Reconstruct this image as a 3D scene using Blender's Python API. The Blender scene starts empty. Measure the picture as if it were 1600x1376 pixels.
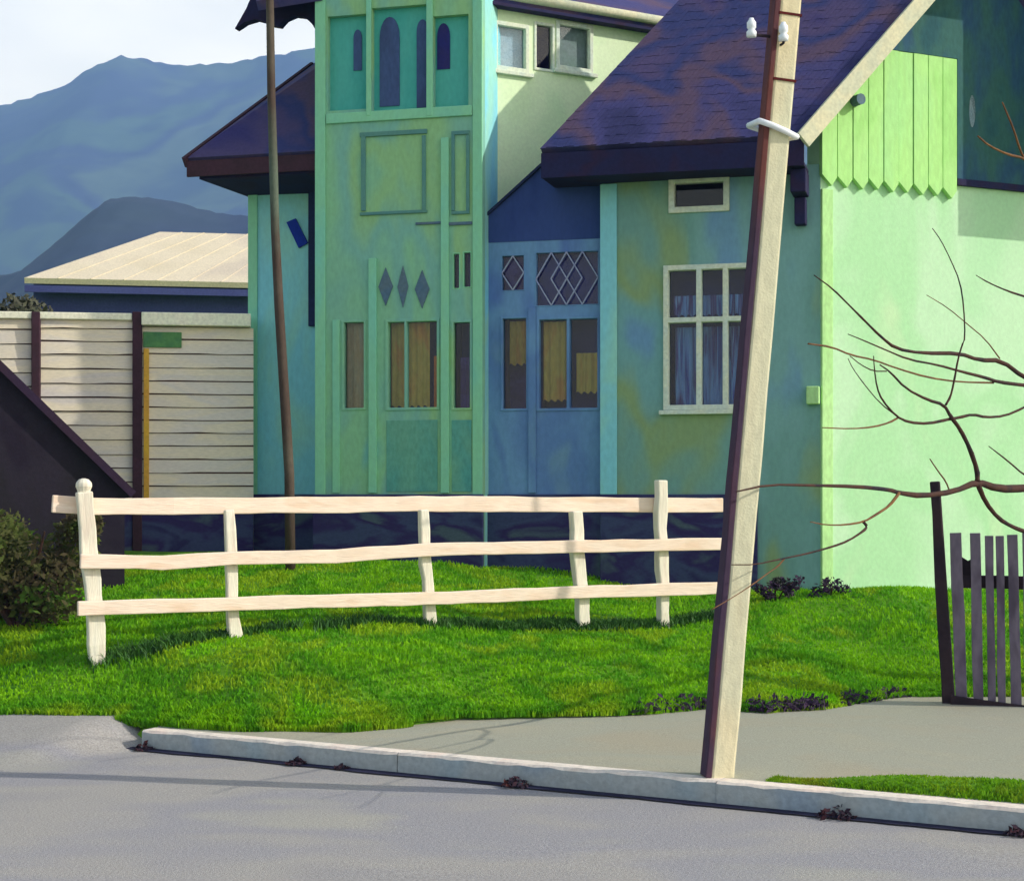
import bpy, bmesh, math, random
import numpy as np
from mathutils import Vector, noise as mnoise
random.seed(7)
R = math.radians
SC = bpy.context.scene
COL = SC.collection
F, CX, HY, CZ = 2690.0, 800.0, 780.0, 1.75      # focal length and horizon of the view in its own pixels, eye height


def at(px, py, d):
    return Vector(((px - CX) / F * d, d, CZ + (HY - py) / F * d))


# ------------------------------------------------------------------ objects
def thing(name, loc, label, cat, group=None):
    o = bpy.data.objects.new(name, None)
    o.empty_display_size = .2
    COL.objects.link(o)
    o.location = loc
    o['label'] = label
    o['category'] = cat
    if group:
        o['group'] = group
    return o


def root_of(o):
    while o.parent:
        o = o.parent
    return o


class MB:
    """collects shapes in world coordinates and links them as ONE mesh object"""
    def __init__(s):
        s.v, s.f, s.m = [], [], []
        s.mi = 0

    def add(s, vs, fs):
        b = len(s.v)
        s.v += [Vector(q) for q in vs]
        s.f += [[b + i for i in f] for f in fs]
        s.m += [s.mi] * len(fs)

    def hexa(s, q):     # 8 corners: bottom ring, top ring
        s.add(q, [[3, 2, 1, 0], [4, 5, 6, 7], [0, 1, 5, 4], [1, 2, 6, 5], [2, 3, 7, 6], [3, 0, 4, 7]])

    def wbox(s, w, u0, u1, z0, z1, o0, o1):
        s.hexa([w.p(u0, z0, o1), w.p(u1, z0, o1), w.p(u1, z0, o0), w.p(u0, z0, o0),
                w.p(u0, z1, o1), w.p(u1, z1, o1), w.p(u1, z1, o0), w.p(u0, z1, o0)])

    def wprism(s, w, pts, o0, o1):
        n = len(pts)
        vs = [w.p(u, z, o1) for u, z in pts] + [w.p(u, z, o0) for u, z in pts]
        s.add(vs, [list(range(n)), list(range(2 * n - 1, n - 1, -1))] +
              [[i, n + i, n + (i + 1) % n, (i + 1) % n] for i in range(n)])

    def slab(s, pts, t):        # polygon thickened along its own normal, downwards
        pts = [Vector(p) for p in pts]
        nrm = (pts[1] - pts[0]).cross(pts[2] - pts[0]).normalized()
        if nrm.z < 0:
            nrm = -nrm
        n = len(pts)
        vs = pts + [p - nrm * t for p in pts]
        s.add(vs, [list(range(n)), list(range(2 * n - 1, n - 1, -1))] +
              [[i, n + i, n + (i + 1) % n, (i + 1) % n] for i in range(n)])

    def beam(s, pts, w, h, side, jit=0.0, seg=None):
        """rectangular timber along a polyline; side = direction of its width"""
        pts = [Vector(p) for p in pts]
        if seg:
            out = []
            for a, b in zip(pts, pts[1:]):
                n = max(1, int((b - a).length / seg))
                out += [a.lerp(b, i / n) for i in range(n)]
            pts = out + [pts[-1]]
        side = Vector(side).normalized()
        ws = w if isinstance(w, (list, tuple)) else None
        rings = []
        for i, p in enumerate(pts):
            d = (pts[min(i + 1, len(pts) - 1)] - pts[max(i - 1, 0)]).normalized()
            sd = (side - d * side.dot(d)).normalized()
            up = d.cross(sd)
            k = i / (len(pts) - 1)
            ww = (ws[0] + (ws[1] - ws[0]) * k) if ws else w
            hh = h * (ww / ws[0]) if ws else h
            j = lambda: random.uniform(-jit, jit)
            a, b = ww / 2 + j(), hh / 2 + j()
            q = p + sd * j() + up * j()
            rings.append([q - sd * a - up * b, q + sd * a - up * b, q + sd * a + up * b, q - sd * a + up * b])
        vs = [v for r in rings for v in r]
        fs = [[3, 2, 1, 0]]
        for i in range(len(rings) - 1):
            b = 4 * i
            for k in range(4):
                fs.append([b + k, b + (k + 1) % 4, b + 4 + (k + 1) % 4, b + 4 + k])
        b = 4 * (len(rings) - 1)
        fs.append([b, b + 1, b + 2, b + 3])
        s.add(vs, fs)

    def tube(s, pts, rads, n=8, cap=True):
        pts = [Vector(p) for p in pts]
        if not isinstance(rads, (list, tuple)):
            rads = [rads] * len(pts)
        vs, fs = [], []
        ref = Vector((.13, .31, .94))
        for i, p in enumerate(pts):
            d = (pts[min(i + 1, len(pts) - 1)] - pts[max(i - 1, 0)]).normalized()
            a = d.cross(ref)
            if a.length < .1:
                a = d.cross(Vector((1, 0, 0)))
            a.normalize()
            b = d.cross(a)
            for k in range(n):
                t = 2 * math.pi * k / n
                vs.append(p + (a * math.cos(t) + b * math.sin(t)) * rads[i])
        for i in range(len(pts) - 1):
            for k in range(n):
                fs.append([i * n + k, i * n + (k + 1) % n, (i + 1) * n + (k + 1) % n, (i + 1) * n + k])
        if cap:
            fs.append(list(range(n - 1, -1, -1)))
            fs.append([(len(pts) - 1) * n + k for k in range(n)])
        s.add(vs, fs)

    def lathe(s, c, prof, n=14, axis=(0, 0, 1)):
        ax = Vector(axis).normalized()
        c = Vector(c)
        s.tube([c + ax * h for r, h in prof], [max(r, .0005) for r, h in prof], n)

    def build(s, name, mat, parent=None, smooth=False, bevel=0.0, kind=None, label=None):
        me = bpy.data.meshes.new(name)
        base = root_of(parent).location if parent else Vector((0, 0, 0))
        me.from_pydata([v - base for v in s.v], [], s.f)
        for m in (mat if isinstance(mat, (list, tuple)) else [mat]):
            me.materials.append(m)
        if any(s.m):
            me.polygons.foreach_set('material_index', s.m)
        bm = bmesh.new()
        bm.from_mesh(me)
        bmesh.ops.recalc_face_normals(bm, faces=bm.faces)
        bm.to_mesh(me)
        bm.free()
        if smooth:
            me.polygons.foreach_set('use_smooth', [True] * len(me.polygons))
        me.update()
        o = bpy.data.objects.new(name, me)
        COL.objects.link(o)
        if parent:
            o.parent = parent
        if bevel:
            md = o.modifiers.new('edge', 'BEVEL')
            md.width = bevel
            md.segments = 2
            md.limit_method = 'ANGLE'
        if kind:
            o['kind'] = kind
        if label:
            o['label'] = label
        return o


class Wall:
    """vertical plane: u runs along it to the right, o stands out of it towards the street"""
    def __init__(s, o, deg):
        a = R(deg)
        s.O = Vector((o[0], o[1], 0))
        s.t = Vector((math.cos(a), math.sin(a), 0))
        s.n = Vector((math.sin(a), -math.cos(a), 0))
        s.deg = deg

    def p(s, u, z, o=0):
        q = s.O + s.t * u + s.n * o
        return Vector((q.x, q.y, z))

    def uz(s, px, py):
        rx = (px - CX) / F
        k = s.O.dot(s.n) / (rx * s.n.x + s.n.y)
        u = (Vector((rx * k, k, 0)) - s.O).dot(s.t)
        return u, CZ + (HY - py) / F * k

    def u(s, px):
        return s.uz(px, HY)[0]

    def z(s, px, py):
        return s.uz(px, py)[1]

    def off(s, o):
        q = s.O + s.n * o
        return Wall((q.x, q.y), s.deg)


def holed(mb, w, u0, u1, z0, z1, holes, o0, o1):
    """wall slab with rectangular openings, reveals included"""
    us = sorted({u0, u1, *[h[0] for h in holes], *[h[1] for h in holes]})
    zs = sorted({z0, z1, *[h[2] for h in holes], *[h[3] for h in holes]})
    us = [u for u in us if u0 - 1e-6 <= u <= u1 + 1e-6]
    zs = [z for z in zs if z0 - 1e-6 <= z <= z1 + 1e-6]

    def solid(i, j):
        if i < 0 or j < 0 or i >= len(us) - 1 or j >= len(zs) - 1:
            return False
        cu, cz = (us[i] + us[i + 1]) / 2, (zs[j] + zs[j + 1]) / 2
        return not any(h[0] < cu < h[1] and h[2] < cz < h[3] for h in holes)
    idx, vs, fs = {}, [], []

    def V(i, j, k):
        if (i, j, k) not in idx:
            idx[(i, j, k)] = len(vs)
            vs.append(w.p(us[i], zs[j], (o1, o0)[k]))
        return idx[(i, j, k)]
    for i in range(len(us) - 1):
        for j in range(len(zs) - 1):
            if not solid(i, j):
                continue
            for k in (0, 1):
                fs.append([V(i, j, k), V(i + 1, j, k), V(i + 1, j + 1, k), V(i, j + 1, k)])
            if not solid(i - 1, j): fs.append([V(i, j, 0), V(i, j + 1, 0), V(i, j + 1, 1), V(i, j, 1)])
            if not solid(i + 1, j): fs.append([V(i + 1, j, 0), V(i + 1, j + 1, 0), V(i + 1, j + 1, 1), V(i + 1, j, 1)])
            if not solid(i, j - 1): fs.append([V(i, j, 0), V(i + 1, j, 0), V(i + 1, j, 1), V(i, j, 1)])
            if not solid(i, j + 1): fs.append([V(i, j + 1, 0), V(i + 1, j + 1, 0), V(i + 1, j + 1, 1), V(i, j + 1, 1)])
    mb.add(vs, fs)


# ------------------------------------------------------------------ materials
def lin(c):
    out = []
    for x in c:
        x /= 255
        out.append(x / 12.92 if x <= .04045 else ((x + .055) / 1.055) ** 2.4)
    return (*out, 1)


def mat(name, cols, scale=1.5, stretch=(1, 1, 1), rough=.85, bump=.15, bscale=40, bstretch=(1, 1, 1),
        fine=.12, fscale=30, spec=.25, detail=3, dist=.6, hard=False, bdist=.01):
    """patchy painted / weathered surface: a few tones in patches, finer mottling and relief"""
    m = bpy.data.materials.new(name)
    m.use_nodes = True
    nt = m.node_tree
    N, L = nt.nodes, nt.links
    b = N['Principled BSDF']
    b.inputs['Roughness'].default_value = rough
    b.inputs['Specular IOR Level'].default_value = spec
    g = N.new('ShaderNodeNewGeometry')
    mp = N.new('ShaderNodeMapping')
    mp.inputs['Scale'].default_value = stretch
    L.new(g.outputs['Position'], mp.inputs['Vector'])
    n1 = N.new('ShaderNodeTexNoise')
    n1.inputs['Scale'].default_value = scale
    n1.inputs['Detail'].default_value = detail
    n1.inputs['Distortion'].default_value = dist
    L.new(mp.outputs[0], n1.inputs['Vector'])
    rp = N.new('ShaderNodeValToRGB')
    rp.color_ramp.interpolation = 'CONSTANT' if hard else 'EASE'
    cs = [lin(c) for c in cols]
    el = rp.color_ramp.elements
    if len(cs) == 1:
        el[0].color = cs[0]
        el[1].color = cs[0]
    else:
        while len(el) < len(cs):
            el.new(.5)
        for i, c in enumerate(cs):
            el[i].position = .3 + .4 * i / (len(cs) - 1)
            el[i].color = c
    L.new(n1.outputs['Fac'], rp.inputs['Fac'])
    n2 = N.new('ShaderNodeTexNoise')
    n2.inputs['Scale'].default_value = fscale
    n2.inputs['Detail'].default_value = 4
    L.new(mp.outputs[0], n2.inputs['Vector'])
    mr = N.new('ShaderNodeMapRange')
    mr.inputs['From Min'].default_value = .3
    mr.inputs['From Max'].default_value = .7
    mr.inputs['To Min'].default_value = 1 - fine
    mr.inputs['To Max'].default_value = 1 + fine
    L.new(n2.outputs['Fac'], mr.inputs['Value'])
    mx = N.new('ShaderNodeMix')
    mx.data_type = 'RGBA'
    mx.blend_type = 'MULTIPLY'
    mx.inputs['Factor'].default_value = 1
    L.new(rp.outputs['Color'], mx.inputs['A'])
    L.new(mr.outputs[0], mx.inputs['B'])
    L.new(mx.outputs['Result'], b.inputs['Base Color'])
    if bump:
        mp2 = N.new('ShaderNodeMapping')
        mp2.inputs['Scale'].default_value = bstretch
        L.new(g.outputs['Position'], mp2.inputs['Vector'])
        n3 = N.new('ShaderNodeTexNoise')
        n3.inputs['Scale'].default_value = bscale
        n3.inputs['Detail'].default_value = 5
        L.new(mp2.outputs[0], n3.inputs['Vector'])
        bp = N.new('ShaderNodeBump')
        bp.inputs['Strength'].default_value = bump
        bp.inputs['Distance'].default_value = bdist
        L.new(n3.outputs['Fac'], bp.inputs['Height'])
        L.new(bp.outputs[0], b.inputs['Normal'])
    m['rp'] = rp.name
    return m


VS = (1, 1, .45)                                     # wall streaks run upright
M = {}
M['tower'] = mat('tower_paint', [(120, 186, 180), (140, 196, 150), (128, 184, 166), (148, 194, 138), (132, 192, 162)], 1.0, VS, bstretch=(1, 1, .2), fine=.07, dist=.3)
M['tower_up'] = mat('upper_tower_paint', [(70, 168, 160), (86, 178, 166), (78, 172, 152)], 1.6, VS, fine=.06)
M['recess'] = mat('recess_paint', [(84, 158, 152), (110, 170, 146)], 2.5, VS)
M['trim'] = mat('trim_paint', [(132, 206, 182), (142, 208, 166), (130, 202, 178)], 1.3, VS, fine=.05)
M['teal'] = mat('teal_paint', [(130, 208, 228), (152, 212, 198), (136, 206, 216), (126, 202, 228)], 1.2, VS, fine=.06)
M['wing'] = mat('wing_paint', [(112, 152, 184), (124, 168, 164), (116, 160, 152), (136, 162, 116), (116, 164, 164), (108, 148, 186)], .8, VS, dist=.25, fine=.06)
M['porch'] = mat('porch_shade_paint', [(88, 116, 180), (112, 152, 194), (98, 132, 182), (118, 154, 178)], 1.2, VS, fine=.06)  # blue carries the deep shade of the recess
M['porchtop'] = mat('porch_shade_panel', [(44, 62, 124), (56, 76, 136), (48, 70, 128)], 1.4, VS, fine=.05)
M['hood'] = mat('hood_metal', [(22, 30, 62), (34, 44, 82), (28, 40, 70)], 2)
M['cream_wall'] = mat('cream_green_plaster', [(218, 236, 190), (224, 240, 198), (212, 236, 190)], 1.2, fine=.05)
M['gable'] = mat('pale_green_plaster', [(178, 220, 174), (190, 224, 184), (172, 218, 166), (192, 222, 176)], .7, (1, 1, .8), bscale=70, fine=.05)
M['plank'] = mat('light_green_planks', [(162, 216, 126), (174, 224, 138), (168, 220, 142)], 3, (1, 1, .3), fine=.07)
M['corner'] = mat('corner_board_paint', [(170, 216, 142), (182, 224, 152)], 3, VS)
M['roof'] = mat('dark_shingles', [(56, 52, 104), (76, 66, 104), (52, 58, 106), (88, 70, 94), (66, 64, 112), (52, 52, 94)], .8, (1, 1, 1), rough=.9, bump=.4, bscale=14, bstretch=(1, 1, 3), dist=.3, fine=.1)
M['eave'] = mat('dark_eave_timber', [(40, 30, 62), (34, 34, 72), (46, 30, 58)], 2)
M['verge'] = mat('weathered_bargeboard', [(214, 206, 172), (196, 196, 170)], 4)
M['plinth'] = mat('dark_plinth', [(44, 42, 84), (62, 70, 104), (50, 40, 88), (74, 88, 100)], 1.4, (1, 1, 2))
M['frame'] = mat('white_window_paint', [(204, 216, 204), (216, 220, 196)], 5)
M['lilac'] = mat('lattice_paint', [(150, 158, 196), (164, 170, 196)], 6)
M['moulding'] = mat('panel_moulding_paint', [(88, 138, 136), (98, 146, 132)], 4, fine=.05)
M['slateblue'] = mat('slate_blue_glazing', [(58, 84, 124), (70, 88, 132), (64, 78, 118)], 3, VS)
M['slatey'] = mat('slate_moulding_paint', [(84, 112, 136), (96, 116, 128)], 5)
M['dark'] = mat('dark_room', [(16, 16, 36), (22, 18, 40)], 4)
M['navyroom'] = mat('navy_room', [(38, 40, 112), (48, 44, 104)], 4)
M['ochre'] = mat('ochre_curtain', [(170, 150, 66), (180, 156, 78), (188, 136, 70)], 5, (1, 1, .4))
M['greycurtain'] = mat('grey_brown_curtain', [(180, 176, 150), (190, 168, 128)], 5, (1, 1, .4))
M['orange'] = mat('orange_cloth', [(190, 104, 50), (176, 96, 56)], 6)
M['purple'] = mat('purple_cloth', [(74, 52, 118), (84, 68, 144)], 5)
M['bluecurtain'] = mat('blue_white_curtain', [(56, 70, 150), (104, 142, 196), (70, 56, 120), (126, 158, 206)], 9, (1, 1, .1))
M['paleglass'] = mat('pale_blind', [(150, 176, 190), (168, 186, 192)], 4)
M['greyblind'] = mat('grey_blind', [(128, 146, 136), (142, 152, 150)], 4)
M['fence'] = mat('limewashed_timber', [(238, 212, 188), (242, 220, 198), (234, 204, 176)], 2.5, (.7, .7, 3), bscale=9, bstretch=(1.2, 1.2, 12), bump=.4, fine=.05, fscale=12)
M['fencepost'] = mat('limewashed_post', [(226, 220, 202), (232, 224, 202), (220, 206, 186)], 3, (4, 4, .7), bscale=9, bstretch=(12, 12, 1.2), bump=.4, fine=.06, fscale=12)
M['pole'] = mat('pale_pole_concrete', [(222, 202, 160), (222, 208, 170), (210, 206, 174), (226, 190, 134)], 1.0, (1, 1, .35), bump=.3, bscale=70, fine=.1)
M['rust'] = mat('rusty_band', [(92, 22, 18), (70, 18, 24)], 8)
M['poleshade'] = mat('pole_shade_strip', [(84, 52, 56), (104, 58, 52), (66, 50, 70), (110, 66, 56)], 1.0, (1, 1, .4))
M['ceramic'] = mat('white_ceramic', [(236, 240, 244)], 5, rough=.3, bump=0, fine=.02)
M['iron'] = mat('dark_iron', [(40, 34, 44), (56, 40, 40)], 8)
M['thinpole'] = mat('thin_pole_wood', [(92, 84, 72), (74, 60, 52), (88, 98, 84)], 1.2, (1, 1, .6))
M['board'] = mat('grey_boards', [(232, 218, 198), (224, 214, 200), (236, 222, 194), (218, 208, 198)], 1.1, (.6, .6, 3), bstretch=(.3, .3, 4), fine=.08)
M['gap'] = mat('board_gap', [(96, 66, 66)], 5)
M['cap'] = mat('pale_cap_board', [(246, 240, 214), (240, 242, 212)], 3)
M['brown'] = mat('dark_brown_post', [(70, 44, 56), (60, 40, 48)], 4)
M['yellow'] = mat('yellow_strip', [(222, 176, 60), (214, 160, 66)], 3)
M['greenpatch'] = mat('green_paint_patch', [(74, 124, 86), (90, 140, 84)], 8)
M['barnroof'] = mat('pale_metal_roof', [(210, 196, 166), (218, 204, 176), (204, 190, 168)], .5, bump=.1)
M['barnwall'] = mat('dark_blue_boards', [(64, 70, 122), (74, 82, 132)], .8)
M['shed'] = mat('tarred_boards', [(28, 20, 36), (36, 30, 42), (32, 28, 34), (44, 42, 34)], 1.2)
M['shedroof'] = mat('tarred_roof', [(44, 28, 52), (52, 34, 48)], 2)
M['road'] = mat('worn_asphalt', [(154, 150, 147), (162, 157, 150), (152, 149, 150), (164, 160, 150)], .45, (1, 1.6, 1), bscale=150, bump=.6, fine=.3, fscale=70, dist=.1)
M['pave'] = mat('pavement_concrete', [(164, 156, 134), (160, 158, 140), (166, 160, 138)], .8, bscale=90, bump=.3, fscale=90, fine=.16)
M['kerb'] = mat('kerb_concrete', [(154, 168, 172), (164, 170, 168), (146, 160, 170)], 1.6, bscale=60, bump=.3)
M['kerbtop'] = mat('sunlit_kerb_top', [(240, 224, 206), (228, 216, 200), (236, 214, 196)], 3, bscale=60, bump=.3)  # top paler than the face: sunlight put into the colour
M['lawn'] = mat('lawn_soil', [(76, 132, 14), (96, 142, 20), (64, 116, 20)], 1.2)
M['gableshade'] = mat('gable_shade_paint', [(40, 84, 92), (54, 96, 92), (44, 80, 108), (62, 104, 96)], 1.8, VS, dist=.3)
M['grass'] = mat('grass_blades', [(106, 170, 22), (136, 192, 16), (96, 164, 24), (150, 184, 28), (124, 190, 14)], 1.1, fine=.3, fscale=25, bump=0, rough=.6, spec=.15, dist=.3)
M['vergegrass'] = mat('verge_grass', [(136, 164, 20), (112, 166, 20), (150, 156, 40)], 1.5, fine=.3, bump=0)
M['shadowgrass'] = mat('shadow_grass_blades', [(44, 84, 36), (56, 100, 30), (40, 74, 44)], 2, fine=.3, fscale=25, bump=0, rough=.6)
M['weed'] = mat('dead_weeds', [(48, 40, 52), (58, 40, 66), (50, 60, 40)], 5, bump=0)
M['litter'] = mat('dead_leaves', [(60, 28, 36), (40, 30, 44), (84, 40, 34)], 12, bump=0)
M['dirt'] = mat('gutter_dirt_shade', [(30, 30, 56), (44, 42, 66)], 5)
M['bark'] = mat('dark_bark', [(44, 34, 34), (70, 44, 34), (34, 32, 40)], 4, bump=.4)
M['twig'] = mat('brown_twig_bark', [(120, 84, 50), (92, 62, 44)], 5)
M['picket'] = mat('grey_pickets', [(92, 80, 98), (112, 102, 116), (82, 72, 86)], 4, (1, 1, .4))
M['gatepost'] = mat('blackened_post', [(40, 30, 38), (54, 40, 44)], 4)
M['shrubleaf'] = mat('dark_shrub_leaves', [(84, 104, 40), (98, 112, 50), (88, 76, 54), (96, 136, 44)], 1.2, bump=0, fine=.2)
M['olive'] = mat('olive_foliage', [(88, 84, 72), (84, 86, 66), (100, 90, 72)], .6, bump=0, fine=.15)
M['hill'] = mat('wooded_slope', [(38, 52, 72), (66, 88, 70), (44, 50, 80), (78, 94, 78), (48, 60, 70)], .005, (1, 1, 1), bump=0, detail=4, fine=.12, fscale=.05)
M['nearhill'] = mat('near_wooded_slope', [(44, 58, 76), (52, 66, 74), (44, 54, 80)], .012, bump=0, detail=3, fine=.12, fscale=.15)


def translucent(m, k=.45):
    # thin leaves let part of the light through
    nt = m.node_tree
    b = nt.nodes['Principled BSDF']
    out = nt.nodes['Material Output']
    tl = nt.nodes.new('ShaderNodeBsdfTranslucent')
    mix = nt.nodes.new('ShaderNodeMixShader')
    mix.inputs[0].default_value = k
    src = b.inputs['Base Color'].links[0].from_socket
    nt.links.new(src, tl.inputs['Color'])
    nt.links.new(b.outputs[0], mix.inputs[1])
    nt.links.new(tl.outputs[0], mix.inputs[2])
    nt.links.new(mix.outputs[0], out.inputs['Surface'])


for k_ in ('grass', 'vergegrass', 'shrubleaf'):
    translucent(M[k_])


def glass_mat():
    m = bpy.data.materials.new('window_glass')
    m.use_nodes = True
    nt = m.node_tree
    nt.nodes.clear()
    out = nt.nodes.new('ShaderNodeOutputMaterial')
    mix = nt.nodes.new('ShaderNodeMixShader')
    tr = nt.nodes.new('ShaderNodeBsdfTransparent')
    tr.inputs[0].default_value = (.86, .9, .92, 1)
    gl = nt.nodes.new('ShaderNodeBsdfGlossy')
    gl.inputs['Roughness'].default_value = .04
    lw = nt.nodes.new('ShaderNodeFresnel')
    lw.inputs[0].default_value = 1.5
    nt.links.new(lw.outputs[0], mix.inputs[0])
    nt.links.new(tr.outputs[0], mix.inputs[1])
    nt.links.new(gl.outputs[0], mix.inputs[2])
    nt.links.new(mix.outputs[0], out.inputs[0])
    return m


M['glass'] = glass_mat()


# ------------------------------------------------------------------ ground
KA, KB = Vector((-2.60, 12.07)), Vector((2.67, 8.97))      # foot of the kerb, left end and where it leaves the view
KT = (KB - KA).normalized()
KN = Vector((-KT.y, KT.x))                                  # away from the road
EDGE = [(-4000, 12.9), (-30, 12.9), (-3.8, 12.7), (-2.75, 12.45), (-2.3, 12.22), (-1.85, 12.06), (-1.2, 11.98), (-.75, 12.14), (-.35, 12.45),
        (.3, 12.5), (.94, 12.6), (1.44, 12.9), (1.87, 12.65), (2.33, 12.85), (2.7, 13.2), (3.05, 13.5), (3.6, 13.45), (30, 13.6), (4000, 13.6)]


def interp(tab, x):
    for (a, ya), (b, yb) in zip(tab, tab[1:]):
        if x <= b:
            return ya + (yb - ya) * (x - a) / (b - a)
    return tab[-1][1]


def ss(t):
    t = max(0., min(1., t))
    return t * t * (3 - 2 * t)


def edge_y(x):
    return interp(EDGE, x) + (.05 * mnoise.noise(Vector((x * 2.3, 3.1, 0))) + .03 * mnoise.noise(Vector((x * 7, 1, 0))) if abs(x) < 12 else 0)


def uq(x, y):
    d = Vector((x, y)) - KA
    return d.dot(KN), d.dot(KT)


def road_z(x, y):
    u, q = uq(x, y)
    return .19 * ss((u + 1.2) / 1.4) * ss((-q - .05) / .35)


def pave_z(x, y):
    u, q = uq(x, y)
    return .14 + .018 * max(0, u - .13)


def lawn_z(x, y):
    e = edge_y(x)
    d = y - e
    B = interp([(-99, .3), (-3.2, .28), (-1, .18), (1.2, .05), (99, .05)], x)
    z = (.19 if x < -2 else .2) + .03 * ss(d / .1) + B * ss(d / 1.1) + .135 * min(max(d, 0), 5.2)
    z += .03 * mnoise.noise(Vector((x * .9, y * .9, 5))) * ss(d / .6)
    # hummock where the right-hand lawn meets the house
    z += .22 * math.exp(-((x - 3.6) / 1.0) ** 2 - ((y - 16.2) / .9) ** 2)
    return z


def ground_z(x, y):
    if y > edge_y(x):
        return lawn_z(x, y)
    u, q = uq(x, y)
    return -.07 if u < .15 else min(pave_z(x, y), .2) - .07


def axis(lo, hi, a, b, st):
    mid = list(np.arange(a, b + 1e-6, st))
    left, right = [], []
    k, x = st, a
    while x > lo:
        k *= 1.5
        x -= k
        left.append(max(x, lo))
    k, x = st, mid[-1]
    while x < hi:
        k *= 1.5
        x += k
        right.append(min(x, hi))
    return left[::-1] + mid + right


xs, ys = axis(-1900, 1900, -7, 7, .09), axis(-150, 2150, 7.2, 20, .07)
mb = MB()
mb.v = [Vector((x, y, ground_z(x, y))) for y in ys for x in xs]
nx = len(xs)
mb.f = [[j * nx + i, j * nx + i + 1, (j + 1) * nx + i + 1, (j + 1) * nx + i] for j in range(len(ys) - 1) for i in range(nx - 1)]
mb.m = [0] * len(mb.f)
mb.build('ground', M['lawn'], smooth=True, kind='structure')

# road sheet in kerb coordinates (q along, u across)
mb = MB()
qs = axis(-60, 60, -4, 8, .15)
us_ = [-12, -9, -6, -4, -3, -2.4, -2, -1.6, -1.3, -1.1, -.9, -.7, -.55, -.4, -.3, -.2, -.1, 0]


def kq(u, q):
    v = KA + KT * q + KN * u
    return v.x, v.y


grid = []
for q in qs:
    for u in us_ + [.25, .5, .9, 1.4]:
        if u > 0 and q > .0:
            u = 0.001 * u
        x, y = kq(u, q)
        grid.append(Vector((x, y, road_z(x, y) + .008 * mnoise.noise(Vector((x, y, 0))) * (u < -.3))))
nu = len(us_) + 4
mb.v = grid
mb.f = [[i * nu + j, i * nu + j + 1, (i + 1) * nu + j + 1, (i + 1) * nu + j] for i in range(len(qs) - 1) for j in range(nu - 1)
        if not (qs[i] >= 0 and j >= len(us_) - 1)]
mb.m = [0] * len(mb.f)
mb.build('road', M['road'], smooth=True, kind='structure')

# pavement between kerb and grass
mb = MB()
qq = [q for q in axis(.02, 40, .02, 8, .12) if q >= .02]
for q in qq:
    x0, y0 = kq(.13, q)
    n = 14
    # march straight back to just under the turf
    ye = max(edge_y(x0) + .12, y0 + .02)
    for k in range(n + 1):
        y = y0 + (ye - y0) * k / n
        mb.v.append(Vector((x0, y, pave_z(x0, y) - .004)))
mb.f = [[i * 15 + j, i * 15 + j + 1, (i + 1) * 15 + j + 1, (i + 1) * 15 + j] for i in range(len(qq) - 1) for j in range(14)]
mb.m = [0] * len(mb.f)
mb.build('pavement', M['pave'], smooth=True, kind='structure')

# kerb of separate stones, chipped a little
mb = MB()
q = 0.0
while q < 30:
    ln = 2.3 + random.uniform(-.3, .2)
    z1 = .14 + random.uniform(-.004, .004)
    uo = random.uniform(-.006, .006)
    n = 22
    rings = []
    for k in range(n + 1):
        a = q + .003 + (ln - .006) * k / n
        j = lambda s=.006: random.uniform(-s, s)
        P = lambda u, z: Vector((*kq(u, a), z))
        lo = -.06
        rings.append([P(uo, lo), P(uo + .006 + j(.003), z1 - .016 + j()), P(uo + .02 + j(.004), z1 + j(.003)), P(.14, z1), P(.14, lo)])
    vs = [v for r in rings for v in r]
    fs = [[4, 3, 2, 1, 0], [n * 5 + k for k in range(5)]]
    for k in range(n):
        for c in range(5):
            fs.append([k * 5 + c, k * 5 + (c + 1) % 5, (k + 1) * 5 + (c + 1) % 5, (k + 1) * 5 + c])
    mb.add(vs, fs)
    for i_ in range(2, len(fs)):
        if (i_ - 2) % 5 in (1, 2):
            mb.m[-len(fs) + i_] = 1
    q += ln
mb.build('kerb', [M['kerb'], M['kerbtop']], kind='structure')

# gutter dirt, darkened and widened to paint the shadow at the kerb foot
mb = MB()
pr = []
for i in range(220):
    q = -.08 + i * .05
    w = .075 + .04 * mnoise.noise(Vector((q * 1.7, 0, 0))) + .02 * mnoise.noise(Vector((q * 6, 4, 0)))
    x0, y0 = kq(.0, q)
    x1, y1 = kq(-max(w, .012), q)
    pr.append((Vector((x0, y0, .014)), Vector((x1, y1, .009))))
mb.v = [v for p in pr for v in p]
mb.f = [[2 * i, 2 * i + 1, 2 * i + 3, 2 * i + 2] for i in range(len(pr) - 1)]
mb.m = [0] * len(mb.f)
o = mb.build('gutter_dirt_shade', M['dirt'], kind='stuff')
o['label'] = 'dark strip of dirt and painted shadow along the foot of the kerb'
o['category'] = 'dirt'


def leaf_pile(mb, c, n, spread, size, h, flat=.5):
    for i in range(n):
        a, r = random.uniform(0, 6.28), spread * math.sqrt(random.random())
        p = Vector(c) + Vector((math.cos(a) * r, math.sin(a) * r, h * max(0, 1 - r / spread) * random.random() + .006))
        d = Vector((random.gauss(0, 1), random.gauss(0, 1), random.gauss(0, flat))).normalized()
        e = d.orthogonal().normalized()
        e = (e + d.cross(e) * random.uniform(-1, 1)).normalized()
        s = size * random.uniform(.6, 1.3)
        b = len(mb.v)
        mb.add([p - d * s, p + e * s * .5, p + d * s, p - e * s * .5], [[0, 1, 2, 3]])


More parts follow.
